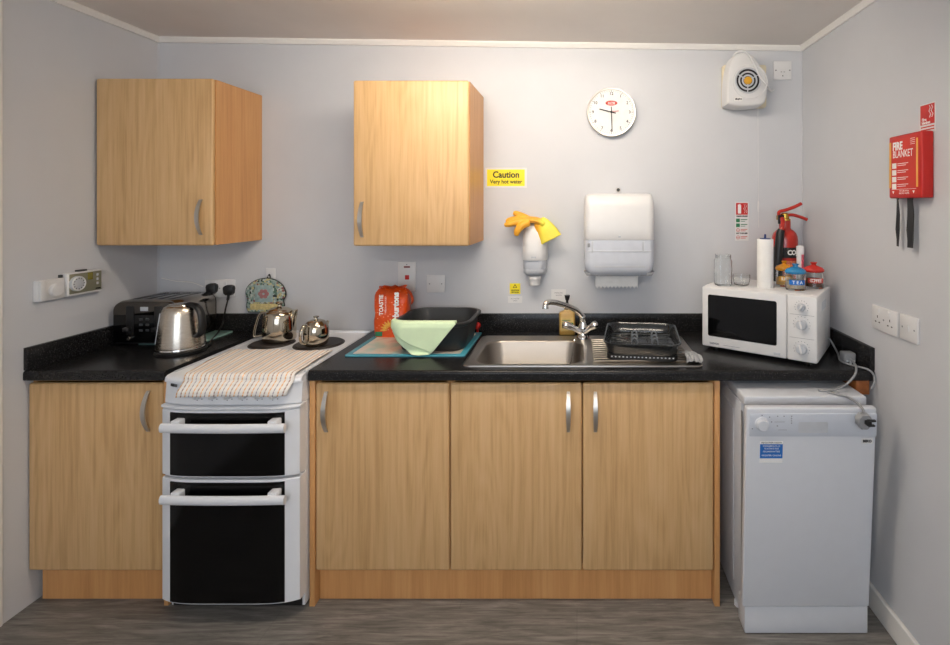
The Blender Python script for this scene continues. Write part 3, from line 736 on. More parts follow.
b = MB().tube(P, .003, 8); part('hanging_loop', b, M['black'], t)

# ------------------------------------------------------------------ sockets and plugs
def sock_plate(t, w, h, Fm, mat='white'):
    return part('plate', MB().box(-w/2, w/2, -h/2, h/2, 0, .009, .003, 2, mat=Fm), M[mat], t)
def screws(b, Fm, dx_): 
    for s in (-1, 1): b.lathe([(.0032, 0), (.0032, .0095), (0, .0098)], n=10, mat=Fm @ T3(s*dx_, 0, 0))
    return b
def double_socket(Fm, loc, label, red=False):
    t = thing('double_socket', label, 'socket', loc)
    p = sock_plate(t, .147, .086, Fm)
    for s in (-1, 1):
        b = MB().box(s*.03-.006, s*.03+.006, .018, .036, .006, .0125, .0015, mat=Fm); part('switch', b, M['white'], t)
        b = MB(); x = s*.036
        b.box(x-.002, x+.002, .001, .010, .008, .0094, mat=Fm)
        for q in (-1, 1): b.box(x+q*.011-.004, x+q*.011+.004, -.016, -.012, .008, .0094, mat=Fm)
        part('pin_hole', b, M['ink'], t)
    part('screw', screws(MB(), Fm, .001), M['grey'], t)
    return t
def plug(x, z, label, lead, group=None):
    Fm = FB(x, z, .009)
    t = thing('plug', label, 'plug', (x, -.009, z))
    b = MB().loft([[(px*k, py*k, zz) for px, py in [(.025, .012), (.022, .022), (.010, .028), (-.010, .028), (-.022, .022), (-.025, .012), (-.022, -.012), (-.012, -.022), (.012, -.022), (.022, -.012)]] for k, zz in ((1, 0.0015), (1.02, .012), (.95, .022), (.6, .027))], mat=Fm)
    part('plug_body', b, M['black'], t)
    if lead:
        part('cable', MB().tube(spline(lead, 8), .0036, 8), M['black'], t, smooth=60)
        part('sleeve', MB().tube(lead[:2], .006, 8), M['black'], t)
    return t
double_socket(FB(-1.760, 1.100), (-1.760, 0, 1.100), 'white double wall socket with two black plugs behind the toaster')
plug(-1.789, 1.098, 'black plug in the left half of the double socket behind the toaster', None)
plug(-1.705, 1.090, 'black plug with trailing cable in the right half of the double socket', [(-1.705, -.024, 1.070), (-1.707, -.026, 1.045), (-1.716, -.03, 1.0), (-1.730, -.026, .94), (-1.715, -.08, .903), (-1.66, -.2, .8965), (-1.62, -.26, .8955), (-1.612, -.29, .8965)])
t = thing('cable', 'thin white cable running low along the wall from the left corner', 'cable', (-1.95, -.004, 1.12))
part('cord', MB().tube(spline([(-2.05, -.004, 1.150), (-1.98, -.004, 1.135), (-1.90, -.004, 1.128), (-1.845, -.004, 1.108)], 8), .0022, 6), M['trim'], t)

double_socket(FR(-.669, 1.095), (XR, -.669, 1.095), 'white double socket on the right wall below the red box')
Fm = FR(-.803, 1.098); t = thing('switched_spur', 'white single switched plate next to the right wall double socket', 'switch', (XR, -.803, 1.098))
sock_plate(t, .088, .086, Fm); part('switch', MB().box(-.005, .005, -.01, .01, .006, .0125, .0015, mat=Fm), M['white'], t); part('screw', screws(MB(), Fm, .030), M['grey'], t)
# cooker switch and blank plate
Fm = FB(-.838, 1.157); t = thing('cooker_switch', 'tall white switch plate with red rocker above the bread bag', 'switch', (-.838, 0, 1.157))
sock_plate(t, .088, .146, Fm)
part('rocker', MB().box(-.008, .012, -.014, .008, .006, .013, .002, mat=Fm), M['red'], t, 'red rocker')
b = MB().box(.0-.014, .016, .044, .052, .008, .0096, mat=Fm); part('indicator', b, pm('dark_red_lens', (120, 30, 26), .3), t)
part('screw', MB().lathe([(.0032, 0), (.0032, .0095), (0, .0098)], n=10, mat=Fm @ T3(0, .06, 0)).lathe([(.0032, 0), (.0032, .0095), (0, .0098)], n=10, mat=Fm @ T3(0, -.06, 0)), M['grey'], t)
Fm = FB(-.696, 1.122); t = thing('blank_plate', 'square white blank plate above the washing up bowl', 'wall plate', (-.696, 0, 1.122))
sock_plate(t, .090, .086, Fm); part('screw', screws(MB(), Fm, .030), M['grey'], t)
Fm = FB(1.013, 2.173); t = thing('switched_spur', 'square white fused switch plate beside the wall fan heater', 'switch', (1.013, 0, 2.173))
sock_plate(t, .088, .092, Fm); part('screw', screws(MB(), Fm, .034), M['dgrey'], t)
part('fuse_cover', MB().box(-.014, .014, -.007, .005, .006, .0105, .001, mat=Fm), M['white'], t)
b = MB()
for s in (-1, 1): b.box(s*.007-.0035, s*.007+.0035, -.009, -.007, .008, .0096, mat=Fm)
b.box(-.002, .002, -.030, -.024, .008, .0096, mat=Fm); part('marking', b, M['ink'], t)

# heating controls on the left wall
Fm = FL(-.395, 1.190)
t = thing('heating_timer', 'white heating timer with olive dial face on the left wall', 'timer', (XL, -.395, 1.190))
c = part('case', MB().box(-.0735, .0735, -.048, .046, 0, .028, .004, 2, mat=Fm), M['white'], t)
f = part('face', MB().box(-.066, .069, -.040, .040, .027, .0295, .001, mat=Fm), pm('olive_grey_face', (132, 130, 108), .4, var=.12, scale=18), t)
b = MB().lathe([(.031, 0), (.031, .008), (.027, .010), (0, .010)], n=28, mat=Fm @ T3(-.038, .0, .029)); dl = part('dial', b, M['lgrey'], t)
b = MB().torus((0, 0, 0), .0265, .003, 'z', 28, 8, mat=Fm @ T3(-.038, 0, .039)); part('dial_ring', b, M['white'], dl)
b = MB()
for k in range(12): b.box(.019, .024, -.0012, .0012, .0105, .0112, mat=Fm @ T3(-.038, 0, .029) @ Matrix.Rotation(k*pi/6, 4, 'Z'))
part('dial_marking', b, M['ink'], dl)
part('window', MB().box(.008, .030, .008, .038, .029, .0305, .0005, mat=Fm), pm('olive_window', (128, 118, 40), .2, var=.1), t)
b = MB()
for k in range(3): b.box(.046, .054, .020-k*.018, .030-k*.018, .029, .0318, .001, mat=Fm)
part('button', b, M['lgrey'], t)
b = MB().box(.042, .064, -.035, -.030, .029, .030, mat=Fm); part('marking', b, M['ink'], t)
part('top_switch', MB().box(-.022, .014, .045, .053, .006, .022, .001, mat=Fm), M['dgrey'], t)
Fm = FL(-.518, 1.180)
t = thing('thermostat', 'white room thermostat with round knob left of the heating timer', 'thermostat', (XL, -.518, 1.180))
part('case', MB().box(-.052, .048, -.040, .040, 0, .020, .003, 2, mat=Fm).box(-.051, -.030, -.038, .038, .019, .030, .003, mat=Fm), M['white'], t)
part('knob', MB().lathe([(.026, 0), (.025, .010), (.022, .013), (0, .0135)], n=28, mat=Fm @ T3(.010, -.004, .019)), M['white'], t)
part('clip', MB().box(.036, .044, .038, .052, .004, .016, .001, mat=Fm), M['dgrey'], t)

# ------------------------------------------------------------------ board, bowl, cloth, bread bag
t = thing('worktop_saver', 'turquoise edged printed glass worktop saver under the dark bowl', 'chopping board', (-.705, -.246, ZT))
b = MB().prism(rr(-.95, -.457, -.433, -.060, .012), 'z', ZT, ZT+.006, .0015); part('glass', b, M['teal'], t)
b = MB().prism(rr(-.925, -.482, -.408, -.085, .006), 'z', ZT+.0058, ZT+.0066); part('printed_picture', b, M['print'], t)
ZS = ZT+.0068
b = MB(); X0, X1, Y0, Y1 = -.780, -.445, -.416, -.080
def bl(i, r, z): return rrz(X0+i, X1-i, Y0+i, Y1-i, r, ZS+z, 8)
b.loft([bl(.040, .05, 0), bl(.032, .06, .004), bl(.018, .07, .06), bl(.011, .075, .104), bl(.003, .08, .108), bl(0, .08, .112), bl(0, .08, .121), bl(.004, .08, .124), bl(.014, .072, .123), bl(.017, .07, .116), bl(.024, .066, .06), bl(.037, .056, .008), bl(.05, .05, .005)])
b2 = b
t = thing('washing_up_bowl', 'square charcoal plastic washing up bowl with a pale green cloth over it', 'bowl', (-.612, -.248, ZS))
part('basin', b2, M['darkbowl'], t, smooth=50)
# pale green cloth over the front left rim
def cloth(off):
    def fn(u, v):
        x = -.772+(.272)*u
        K_ = [(0, .030), (.34, .088), (.67, .126), (.84, .064), (1, .006)] if off else [(0, .030), (.12, .072), (.5, .150), (.63, .128), (.72, .095), (.86, .05), (1, .003)]
        for (ua, ha), (ub, hb_) in zip(K_, K_[1:]):
            if ua <= u <= ub+1e-6: hem_l = ha+(hb_-ha)*(u-ua)/(ub-ua); break
        s = v*(.045+.030+hem_l)
        zr = ZS+.1275+off
        cor = max(0, (-.705-x))            # rounded bowl corner on the left
        yf = Y0-.004-off+cor*cor*9
        w = .003*sin(u*14+v*3)+.004*sin(u*6.3)*v
        if s < .045: return (x, yf+.030+.01*(.045-s)/.045, zr-(.045-s)*.85)
        s -= .045
        if s < .030:
            a = s/.030; return (x, yf+.030*(1-a)-.004*a, zr+.0012*sin(a*pi)+.001)
        s -= .030
        pull = min(s, .02)
        yo = yf-.007-.35*w*min(1, s/.03)-(.006 if off else .002)*min(1, s/.02)+.05*s-(.012*max(0, s-.11)/.02 if not off else 0)
        return (x-.006*v*sin(u*4), min(yo, yf-.003), max(zr-s, ZS+.004))
    return fn
b = MB().grid(cloth(0), 48, 40)
t = thing('cleaning_cloth', 'pale green cloth draped over the front rim of the dark bowl', 'cloth', (-.63, -.43, ZS+.06))
o = part('lower_layer', b, M['grass'], t, smooth=80); m_ = o.modifiers.new('thickness', 'SOLIDIFY'); m_.thickness = .0022; m_.offset = 1
b = MB().grid(cloth(.0055), 48, 40)
o = part('upper_layer', b, M['grass'], t, smooth=80); m_ = o.modifiers.new('thickness', 'SOLIDIFY'); m_.thickness = .0025; m_.offset = 1
b = MB().lathe([(.004, 0), (.013, .004), (.016, .012), (.014, .02), (.016, .023), (.012, .03), (.004, .032)], (0, 0, 0), 16, mat=mat4((1, 0, 0), (0, 0, 1), (0, -1, 0), (-.482, -.035, ZT+.035)))
b.box(-.486, -.478, -.048, -.036, ZT, ZT+.04, .001)
single('red_stopper', b, M['red'], 'small red round stopper on the worktop behind the dark bowl', 'stopper', (-.482, -.045, ZT))

# bread bag
t = thing('bread_bag', 'orange printed bread bag standing on the worktop saver left of the dark bowl', 'bread bag', (-.875, -.125, ZS))
L = []
for k in range(15):
    u = k/14; z = ZS+.218*u
    wv = .004*sin(u*9)+.003*sin(u*23)
    w = .074+.004*sin(u*3)+wv*.4+(-.010*(max(0, u-.86)/.14)**2 if u > .86 else 0); d = .040+.004*sin(u*4+1)-(.030*max(0, u-.8)/.2)
    cx_ = -.868-.002*u
    pts = []
    for j in range(32):
        a = 2*pi*j/32; ca, sa = cos(a), sin(a); e = .38
        pts.append((cx_+w*math.copysign(abs(ca)**e, ca)*(1+.012*sin(5*a+u*12)), -.112+d*math.copysign(abs(sa)**e, sa)*(1+.03*sin(3*a+u*15)), z))
    L.append(pts)
b = MB().loft(L); part('loaf_wrap', b, M['bag'], t, smooth=60)
b = MB()
L = []
for k in range(9):
    u = k/8; L.append([(-.868+(.066-.004*sin(u*pi))*(s), -.112+(.008*sin(s*7+k)+w), ZS+.214+.018*u+.004*sin(s*9)) for s, w in [(-1+2*i/14, -.0012) for i in range(15)]+[(1-2*i/14, .0012) for i in range(15)]])
b.loft(L); part('crimped_top', b, M['bag'], t, smooth=60)
P = spline([(-.80, -.115, ZS+.215), (-.782, -.118, ZS+.195), (-.772, -.12, ZS+.165), (-.778, -.12, ZS+.145)], 6)
b = MB().tube(P, [.012]*(len(P)-4)+[.010, .008, .006, .004], 8, flat=.25); part('loose_flap', b, M['bag'], t, smooth=60)
yb = -.160
UP = lambda x, z: mat4((0, 0, 1), (-1, 0, 0), (0, -1, 0), (x, yb, z))
b = MB().text('TOASTIE', .026, UP(-.904, ZS+.150), width=.095, bold=.0008); part('lettering', b, M['inkwhite'], t)
b = MB().text('MEDIUM SLICED', .010, UP(-.884, ZS+.152), width=.075); part('small_lettering', b, M['inkwhite'], t)
b = MB().text('Warburtons', .038, UP(-.836, ZS+.118), width=.185, bold=.0019); part('brand_lettering', b, M['inkwhite'], t)
b = MB(); c0 = (-.862, yb, ZS+.034)
for k in range(11):
    a = pi*(k+.2)/11*1.15-.2; 
    p0 = Vector((c0[0]+.014*cos(a), yb, c0[2]+.014*sin(a))); p1 = Vector((c0[0]+.048*cos(a), yb, c0[2]+.048*sin(a)))
    b.tube([p0, p0.lerp(p1, .5), p1], [.001, .006, .001], 6, flat=.15, up=(0, 1, 0))
part('printed_flower', b, M['inkgold'], t)
b = MB().box(-.932, -.900, yb-.0006, yb+.002, ZS+.006, ZS+.026); part('printed_badge', b, M['inkgreen'], t)

# ------------------------------------------------------------------ drainer tray and cloth, soap bottle
ZD = ZT+.0070
RM = Matrix.Translation((.276, -.330, ZD)) @ Matrix.Rotation(R(-6.5), 4, 'Z')
t = thing('dish_drainer', 'smoked grey plastic dish drainer tray on the steel sink drainer', 'dish rack', (.276, -.330, ZD), R(-6.5))
def q(i, r, z): return rrz(-.152+i, .152-i, -.186+i, .186-i, r, z, 7)
b = MB().loft([q(.014, .045, .018), q(.012, .045, .022), q(.004, .05, .058), q(-.003, .055, .061), q(-.003, .055, .066), q(.002, .052, .067), q(.008, .048, .060), q(.016, .042, .026), q(.02, .04, .024)])
part('tray', b, M['ptrans'], t, local=True, smooth=50)
b = MB().loft([q(.012, .03, .0), q(.012, .03, .017), q(.018, .026, .017), q(.018, .026, .003)], True, True); part('base_grid', b, M['black'], t, local=True)
b = MB()
for k in range(17): b.box(-.122+k*.0150, -.116+k*.0150, -.1745, -.171, .010, .0145)
part('foot_stud', b, M['lgrey'], t, local=True)
b = MB()
for k in range(5): b.box(-.13, .13, -.15+k*.07, -.144+k*.07, .018, .026)
for k in range(6): b.box(-.11+k*.044, -.106+k*.044, -.15, .15, .018, .024)
part('rib', b, M['dgrey'], t, local=True)
for px in (-.030, .055):
    for py in (-.06, .0, .06):
        b = MB().tube(spline([(px-.012, py, .024), (px-.010, py, .048), (px, py, .058), (px+.010, py, .048), (px+.012, py, .024)], 4), .0032, 8); part('plate_prong', b, M['prong'], t, local=True)
def pleat(u, v):
    x = .421+.062*u-.008*v; y = -.556+.130*v
    return (x+.010*sin(v*pi), y, ZD+.006+.006*abs(sin(u*pi*3.5+v*2))+.004*sin(v*9+u*4)**2+.014*(1-abs(2*v-1))*.6*(1-u*.5))
b = MB().grid(lambda u, v: pleat(u, v), 36, 24)
o = single('dishcloth', b, pm('silver_grey_cloth', (158, 160, 162), .5, var=.12, scale=60, bump=.4), 'crumpled silver grey dishcloth on the right corner of the sink drainer', 'cloth', (.45, -.47, ZD), smooth=80)
m_ = o.modifiers.new('thickness', 'SOLIDIFY'); m_.thickness = .002; m_.offset = 1
t = thing('soap_bottle', 'amber washing up liquid bottle with black cap behind the tap', 'bottle', (-.047, -.068, ZT))
sb = lambda w, d, z: [(-.047+x, -.068+y, ZT+z) for x, y in rr(-w, w, -d, d, min(w, d)*.4, 4)]
b = MB().loft([sb(.034, .024, 0), sb(.038, .027, .004), sb(.038, .027, .098), sb(.035, .025, .106), sb(.018, .016, .112), sb(.013, .013, .119)]); part('bottle_body', b, M['amber'], t, smooth=50)
b = MB().lathe([(.014, .118), (.014, .136), (.008, .138), (.006, .160), (.009, .164), (.0135, .184), (.013, .186), (0, .186)], (-.047, -.068, ZT), 20); part('cap', b, M['black'], t)
b = MB().box(-.077, -.017, -.0962, -.0948, ZT+.022, ZT+.084); lb = part('label_patch', b, pm('buff_label', (206, 178, 112), .6, var=.1), t)
b = MB()
for k in range(4): b.box(-.072, -.032+.006*(k % 2), -.0966, -.0960, ZT+.070-k*.012, ZT+.073-k*.012)
b.box(-.028, -.018, -.0966, -.0960, ZT+.03, ZT+.06); part('print', b, M['inkgreen'], lb)

# ------------------------------------------------------------------ signs on the back wall
def sign(name, label, cat, Fm, w, h, mat, loc, th=.0015):
    t = thing(name, label, cat, loc); return t, part('panel', MB().box(-w/2, w/2, -h/2, h/2, 0, th, mat=Fm), M[mat], t)
Fm = FB(-.350, 1.6445); t, p = sign('caution_sign', 'yellow caution sign with black writing right of the wall cupboard', 'sign', Fm, .205, .098, 'white', (-.350, 0, 1.6445))
pp = part('yellow_field', MB().box(-.094, .092, -.041, .041, .001, .0018, mat=Fm), M['yellow'], t)
b = MB().text('Caution', .044, Fm @ T3(0, .014, .002), width=.130, bold=.0012); b.text('Very hot water', .027, Fm @ T3(0, -.020, .002), width=.160, bold=.0006); part('lettering', b, M['ink'], pp)
def tri(b, Fm, x, y, r, z):
    return b.prism([(x-r*.87, y-r*.5), (x+r*.87, y-r*.5), (x, y+r)], 'z', z, z+.0004, mat=Fm)
Fm = FB(-.306, 1.097); t, p = sign('hot_water_sticker', 'small yellow warning triangle sticker under the soap dispenser', 'sticker', Fm, .052, .052, 'yellow', (-.306, 0, 1.097))
b = tri(MB(), Fm, 0, .010, .013, .0014); b.text('CAUTION', .008, Fm @ T3(0, -.008, .0018), width=.038, bold=.0004); b.text('HOT WATER', .008, Fm @ T3(0, -.018, .0018), width=.036, bold=.0004); part('lettering', b, M['ink'], t)
part('triangle_centre', tri(MB(), Fm, 0, .0098, .0075, .0018), M['yellow'], t)
Fm = FB(-.306, 1.043); t, p = sign('notice_label', 'small white label below the yellow warning triangle sticker', 'label', Fm, .070, .032, 'white', (-.306, 0, 1.043))
b = MB().text('HOT WATER', .007, Fm @ T3(0, .004, .0018), width=.042); b.text('SINK', .007, Fm @ T3(0, -.006, .0018), width=.022); part('lettering', b, M['inkgrey'], t)
Fm = FB(-.091, 1.062); t, p = sign('notice_label', 'white notice label on the wall behind the tap spout', 'label', Fm, .072, .062, 'white', (-.091, 0, 1.062))
b = MB().text('DRINKING', .008, Fm @ T3(0, .014, .0018), width=.040); b.text('WATER', .008, Fm @ T3(0, .002, .0018), width=.03); part('lettering', b, M['inkgrey'], t)
# fire extinguisher id sign
Fm = FB(.814, 1.430); t, p = sign('extinguisher_sign', 'red and white fire extinguisher notice left of the white pull cord', 'sign', Fm, .066, .192, 'white', (.814, 0, 1.430))
rf = part('red_field', MB().box(-.029, .029, .032, .090, .001, .002, mat=Fm), M['red'], t)
b = MB().box(-.020, -.004, .038, .080, .0018, .0024, mat=Fm); b.prism([(-.022, .080), (-.008, .086), (-.006, .082), (-.020, .078)], 'z', .0018, .0024, mat=Fm)
for k, (x, s) in enumerate(((.012, .010), (.020, .008))):
    b.tube([Fm @ Vector((x, .040, .0022)), Fm @ Vector((x+.004, .05, .0022)), Fm @ Vector((x-.004, .062, .0022)), Fm @ Vector((x+.003, .074, .0022)), Fm @ Vector((x-.002, .084, .0022))], .0026, 6, flat=.2)
part('pictogram', b, M['inkwhite'], rf)
b = MB(); b.text('CARBON DIOXIDE', .009, Fm @ T3(0, .024, .0018), width=.056, bold=.0006); b.text('NOT TO BE USED', .008, Fm @ T3(0, -.060, .0018), width=.056, bold=.0006); part('lettering', b, M['ink'], t)
b = MB()
for z in (.004, -.020):
    b.box(-.029, -.010, z-.009, z+.009, .0014, .0019, mat=Fm); b.box(-.006, .027, z+.002, z+.006, .0014, .0019, mat=Fm); b.box(-.006, .016, z-.006, z-.003, .0014, .0019, mat=Fm)
part('green_print', b, M['inkgreen'], t)
b = MB()
for z in (-.044, -.080):
    b.torus((-.019, z, .0016), .008, .0012, 'z', 18, 6, mat=Fm); b.box(-.006, .027, z+.002, z+.005, .0014, .0019, mat=Fm); b.box(-.006, .018, z-.005, z-.002, .0014, .0019, mat=Fm)
    b.box(-.0245, -.0135, z-.001, z+.001, .0012, .0018, mat=Fm)
part('red_print', b, M['inkred'], t)

# ------------------------------------------------------------------ clock
Fm = FB(.168, 1.964); t = thing('wall_clock', 'round white wall clock with silver rim showing half past nine', 'clock', (.168, 0, 1.964))
part('rim', MB().lathe([(.114, 0), (.119, .004), (.120, .030), (.117, .035), (.112, .034), (.110, .024), (.02, .022)], n=64, mat=Fm), M['nickel'], t)
dl = part('dial', MB().lathe([(.1115, .020), (.1115, .0255), (0, .0255)], n=64, mat=Fm), M['paper'], t)
b = MB()
for k in range(1, 13):
    a = pi/2-k*pi/6; b.text(str(k), .020, Fm @ T3(.090*cos(a), .090*sin(a), .0262), bold=.0003)
part('numerals', b, M['ink'], dl)
b = MB()
for k in range(60):
    a = k*pi/30; l = .006 if k % 5 else .010
    b.box(.103-l/2, .103+l/2, -.0006 if k % 5 else -.0011, .0006 if k % 5 else .0011, .0256, .0262, mat=Fm @ Matrix.Rotation(a, 4, 'Z'))
part('minute_marks', b, M['inkgrey'], dl)
b = MB().prism([(.029*cos(2*pi*k/32), .0125*sin(2*pi*k/32)) for k in range(32)], 'z', .0256, .0264, mat=Fm @ T3(0, .044, 0)); em = part('logo', b, M['inkred'], dl)
b = MB().text('ACCTIM', .014, Fm @ T3(0, .044, .0266), width=.034, bold=.0004); b.box(-.020, .020, -.0088, -.0075, .0262, .0267, mat=Fm @ T3(0, .044, 0)); part('lettering', b, M['inkwhite'], em)
def hand(ang, l0, l1, w, z, mat, nm):
    b = MB().box(-l0, l1, -w/2, w/2, z, z+.0012, mat=Fm @ Matrix.Rotation(R(ang), 4, 'Z')); part(nm, b, M[mat], t)
hand(166, .022, .060, .0050, .0280, 'ink', 'hour_hand'); hand(-88, .026, .096, .0040, .0300, 'ink', 'minute_hand'); hand(8, .006, .036, .0024, .0318, 'inkred', 'second_hand')
part('hub', MB().lathe([(.005, .026), (.005, .034), (0, .035)], n=16, mat=Fm), M['ink'], t)

# ------------------------------------------------------------------ fan heater, its cord and pull cord
t = thing('fan_heater', 'cream and white wall fan heater high in the right corner', 'fan heater', (.80, 0, 2.1))
part('back_plate', MB().prism(rr(.712, .925, 1.985, 2.195, .012), 'y', -.030, 0, .004), M['cream'], t)
FO = [(.711, 1.989), (.750, 1.978), (.796, 1.975), (.845, 1.979), (.882, 1.989), (.896, 2.017), (.900, 2.079), (.888, 2.131), (.855, 2.188), (.826, 2.222), (.796, 2.232), (.758, 2.226), (.730, 2.197), (.716, 2.14), (.710, 2.06)]
FO = [(p.x, p.y) for p in spline([(x, y, 0) for x, y in FO]+[(*FO[0], 0)], 4)][:-1]
cxm, czm = .80, 2.10
b = MB().loft([[(cxm+(x-cxm)*k, yy, czm+(z-czm)*k) for x, z in FO] for k, yy in ((1.02, -.025), (1.02, -.06), (1.0, -.095), (.97, -.106), (.93, -.110))]); bd = part('casing', b, M['white'], t, smooth=45)
gx, gz = .806, 2.097
b = MB().lathe([(.058, .1095), (.058, .1115), (0, .1116)], n=40, mat=mat4((1, 0, 0), (0, 0, 1), (0, -1, 0), (gx, 0, gz))); gb = part('grille_opening', b, M['black'], bd)
b = MB()
for r in (.058, .041, .025): b.torus((gx, -.1125, gz), r, .0042, 'y', 36, 8)
for k in range(3): b.box(.014, .058, -.0022, .0022, .1115, .115, mat=mat4((1, 0, 0), (0, 0, 1), (0, -1, 0), (gx, 0, gz)) @ Matrix.Rotation(k*2*pi/3+.5, 4, 'Z'))
part('grille', b, M['lgrey'], bd)
b = MB().lathe([(.019, .111), (.018, .117), (.010, .120), (0, .1205)], n=24, mat=mat4((1, 0, 0), (0, 0, 1), (0, -1, 0), (gx, 0, gz))); part('motor_boss', b, pm('amber_boss', (222, 164, 36), .4), bd, 'amber centre boss')
b = MB().torus((gx+.01, -.1085, gz-.005), .082, .0035, 'y', 40, 8); part('raised_ring', b, M['white'], bd)
b = MB().box(.742, .780, -.1125, -.108, 2.000, 2.020, .001); bg_ = part('badge', b, M['paper'], bd)
part('lettering', MB().text('dimplex', .011, mat4((1, 0, 0), (0, 0, 1), (0, -1, 0), (.761, -.1128, 2.010)), width=.032, bold=.0006), M['ink'], bg_)
P = spline([(.745, -.080, 2.222), (.765, -.105, 2.236), (.800, -.116, 2.226), (.835, -.120, 2.17), (.860, -.119, 2.115), (.890, -.112, 2.082), (.925, -.06, 2.070), (.955, -.012, 2.072), (.972, -.004, 2.080)], 8)
part('cable', MB().tube(P, .0045, 10), M['white'], t, smooth=60)
P = [(.876, -.05, 1.985), (.882, -.035, 1.75), (.886, -.028, 1.53)]
part('pull_cord', MB().tube(P, .0011, 6), M['white'], t)
part('pull_toggle', MB().lathe([(.001, 0), (.0035, -.006), (.0042, -.04), (.0035, -.055), (0, -.056)], (.886, -.028, 1.532), 12).tube([(.886, -.028, 1.48), (.8868, -.0275, 1.43), (.8875, -.027, 1.40)], .0014, 6), M['white'], t)

# ------------------------------------------------------------------ soap dispenser and glove
dxc = -.205
t = thing('soap_dispenser', 'white soap dispenser on the wall with a yellow rubber glove over it', 'dispenser', (dxc, 0, 1.16))
def half(w, d, z, n=20, p=.6):
    L = []
    for k in range(n+1):
        a = pi*k/n; c, s = cos(a), sin(a)
        L.append((dxc+.93*w*math.copysign(abs(c)**p, c), -d*abs(s)**p, z))
    return L
b = MB().loft([half(.066, .100, 1.246), half(.067, .102, 1.250), half(.065, .101, 1.29), half(.063, .096, 1.34), half(.060, .088, 1.38), half(.053, .076, 1.404), half(.040, .058, 1.418), half(.018, .03, 1.424)]); part('cover', b, M['white'], t, smooth=50)
b = MB().loft([half(.055, .084, 1.188), half(.060, .092, 1.196), half(.062, .094, 1.247)]); part('clear_window', b, M['smoke'], t, smooth=50)
b = MB().loft([half(.030, .060, 1.166), half(.050, .078, 1.172), half(.0605, .094, 1.186), half(.0605, .094, 1.2005), half(.055, .088, 1.204)]); part('collar', b, M['lgrey'], t, smooth=50)
b = MB().lathe([(.022, -.046), (.026, -.042), (.027, -.016), (.030, -.012), (.030, 0)], (dxc, -.050, 1.167), 24); part('nozzle', b, M['white'], t)
b = MB().box(dxc-.012, dxc+.012, -.1018, -.100, 1.257, 1.266, .001); part('logo', b, M['lgrey'], t)
GX, GZ = dxc, 1.421
b = MB()
def flat_tube(P, r, fl, n=14): b.tube(spline(P, 5), r, n, flat=fl, up=(0, 0, 1))
def g3(x, out, z): return (GX+x, -out, GZ+z)
# palm lies over the top of the dispenser; cuff hangs to the right; fingers point left
def seg(P, r0, r1, fl, tip=True):
    Q = spline([g3(*p) for p in P], 5); m = len(Q)
    rs = [r0+(r1-r0)*i/(m-1) for i in range(m)]
    if tip: rs[-1] = rs[-1]*.5; 
    b.tube(Q, rs, 14, flat=fl, up=(0, 0, 1))
def seg2(P, rs, fl, up):
    Q = spline([g3(*p) for p in P], 5); m = len(Q); n_ = len(rs)-1
    R_ = []
    for i in range(m):
        q = i/(m-1)*n_; k = min(n_-1, int(q)); R_.append(rs[k]+(rs[k+1]-rs[k])*(q-k))
    b.tube(Q, R_, 16, flat=fl, up=up)
seg2([(-.056, .060, .014), (-.02, .060, .018), (.02, .060, .012), (.045, .060, -.004)], [.036, .040, .040, .042], .42, (0, 0, 1))
seg2([(.020, .070, .012), (.040, .078, -.010), (.062, .082, -.044), (.080, .084, -.078)], [.030, .042, .052, .058], .34, (0, 1, 0))
def fing(P, r): seg2(P, [r, r, r*.95, r*.9, r*.55], .95, (0, 0, 1))
fing([(-.035, .094, .010), (-.075, .102, .010), (-.110, .104, .0), (-.138, .102, -.006)], .0175)
fing([(-.035, .072, .018), (-.080, .074, .022), (-.115, .074, .016), (-.134, .070, .008)], .0170)
fing([(-.030, .050, .022), (-.060, .050, .036), (-.086, .048, .046), (-.104, .046, .050)], .0165)
fing([(-.030, .034, .014), (-.066, .030, .014), (-.092, .028, .012), (-.112, .026, -.004)], .0150)
fing([(-.024, .098, .004), (-.052, .112, -.006), (-.074, .116, -.030), (-.082, .112, -.056)], .0185)
o = single('rubber_glove', b, M['glove'], 'yellow rubber glove with orange fingers draped over the soap dispenser', 'glove', (GX, -.055, GZ), smooth=80)
m_ = o.modifiers.new('merge', 'REMESH'); m_.mode = 'VOXEL'; m_.voxel_size = .003; m_.use_smooth_shade = True
m_ = o.modifiers.new('soften', 'SMOOTH'); m_.factor = .5; m_.iterations = 3

# ------------------------------------------------------------------ towel dispenser
t = thing('towel_dispenser', 'white paper towel dispenser on the wall above the dish drainer', 'dispenser', (.194, 0, 1.2))
def tl(w, d, z, r=.030): return [(x, y, z) for x, y in rr(.194-w, .194+w, -d, 0, r, 6)]
b = MB().loft([tl(.159, .198, 1.350), tl(.160, .200, 1.353), tl(.160, .200, 1.40), tl(.160, .198, 1.50), tl(.157, .186, 1.545), tl(.150, .165, 1.560), tl(.140, .150, 1.563)]); cv_ = part('cover', b, M['white'], t, smooth=50)
b = MB().loft([tl(.110, .165, 1.182), tl(.140, .182, 1.190), tl(.156, .194, 1.215), tl(.160, .197, 1.25), tl(.160, .197, 1.3505)]); lo = part('lower_window', b, M['smoke'], t, smooth=50)
b = MB().box(.194-.128, .194-.120, -.1985, -.195, 1.29, 1.345, .001).box(.194+.104, .194+.112, -.1985, -.195, 1.30, 1.345, .001).box(.194-.145, .194+.145, -.1985, -.196, 1.296, 1.302, .001); part('bracket', b, M['lgrey'], lo)
b = MB().box(.194-.146, .194-.134, -.1985, -.195, 1.318, 1.336, .001); part('latch', b, M['grey'], lo)
b = MB().tube([(.194-.115, -.172, 1.232), (.194+.115, -.172, 1.232)], .024, 20); part('roller', b, M['lgrey'], lo)
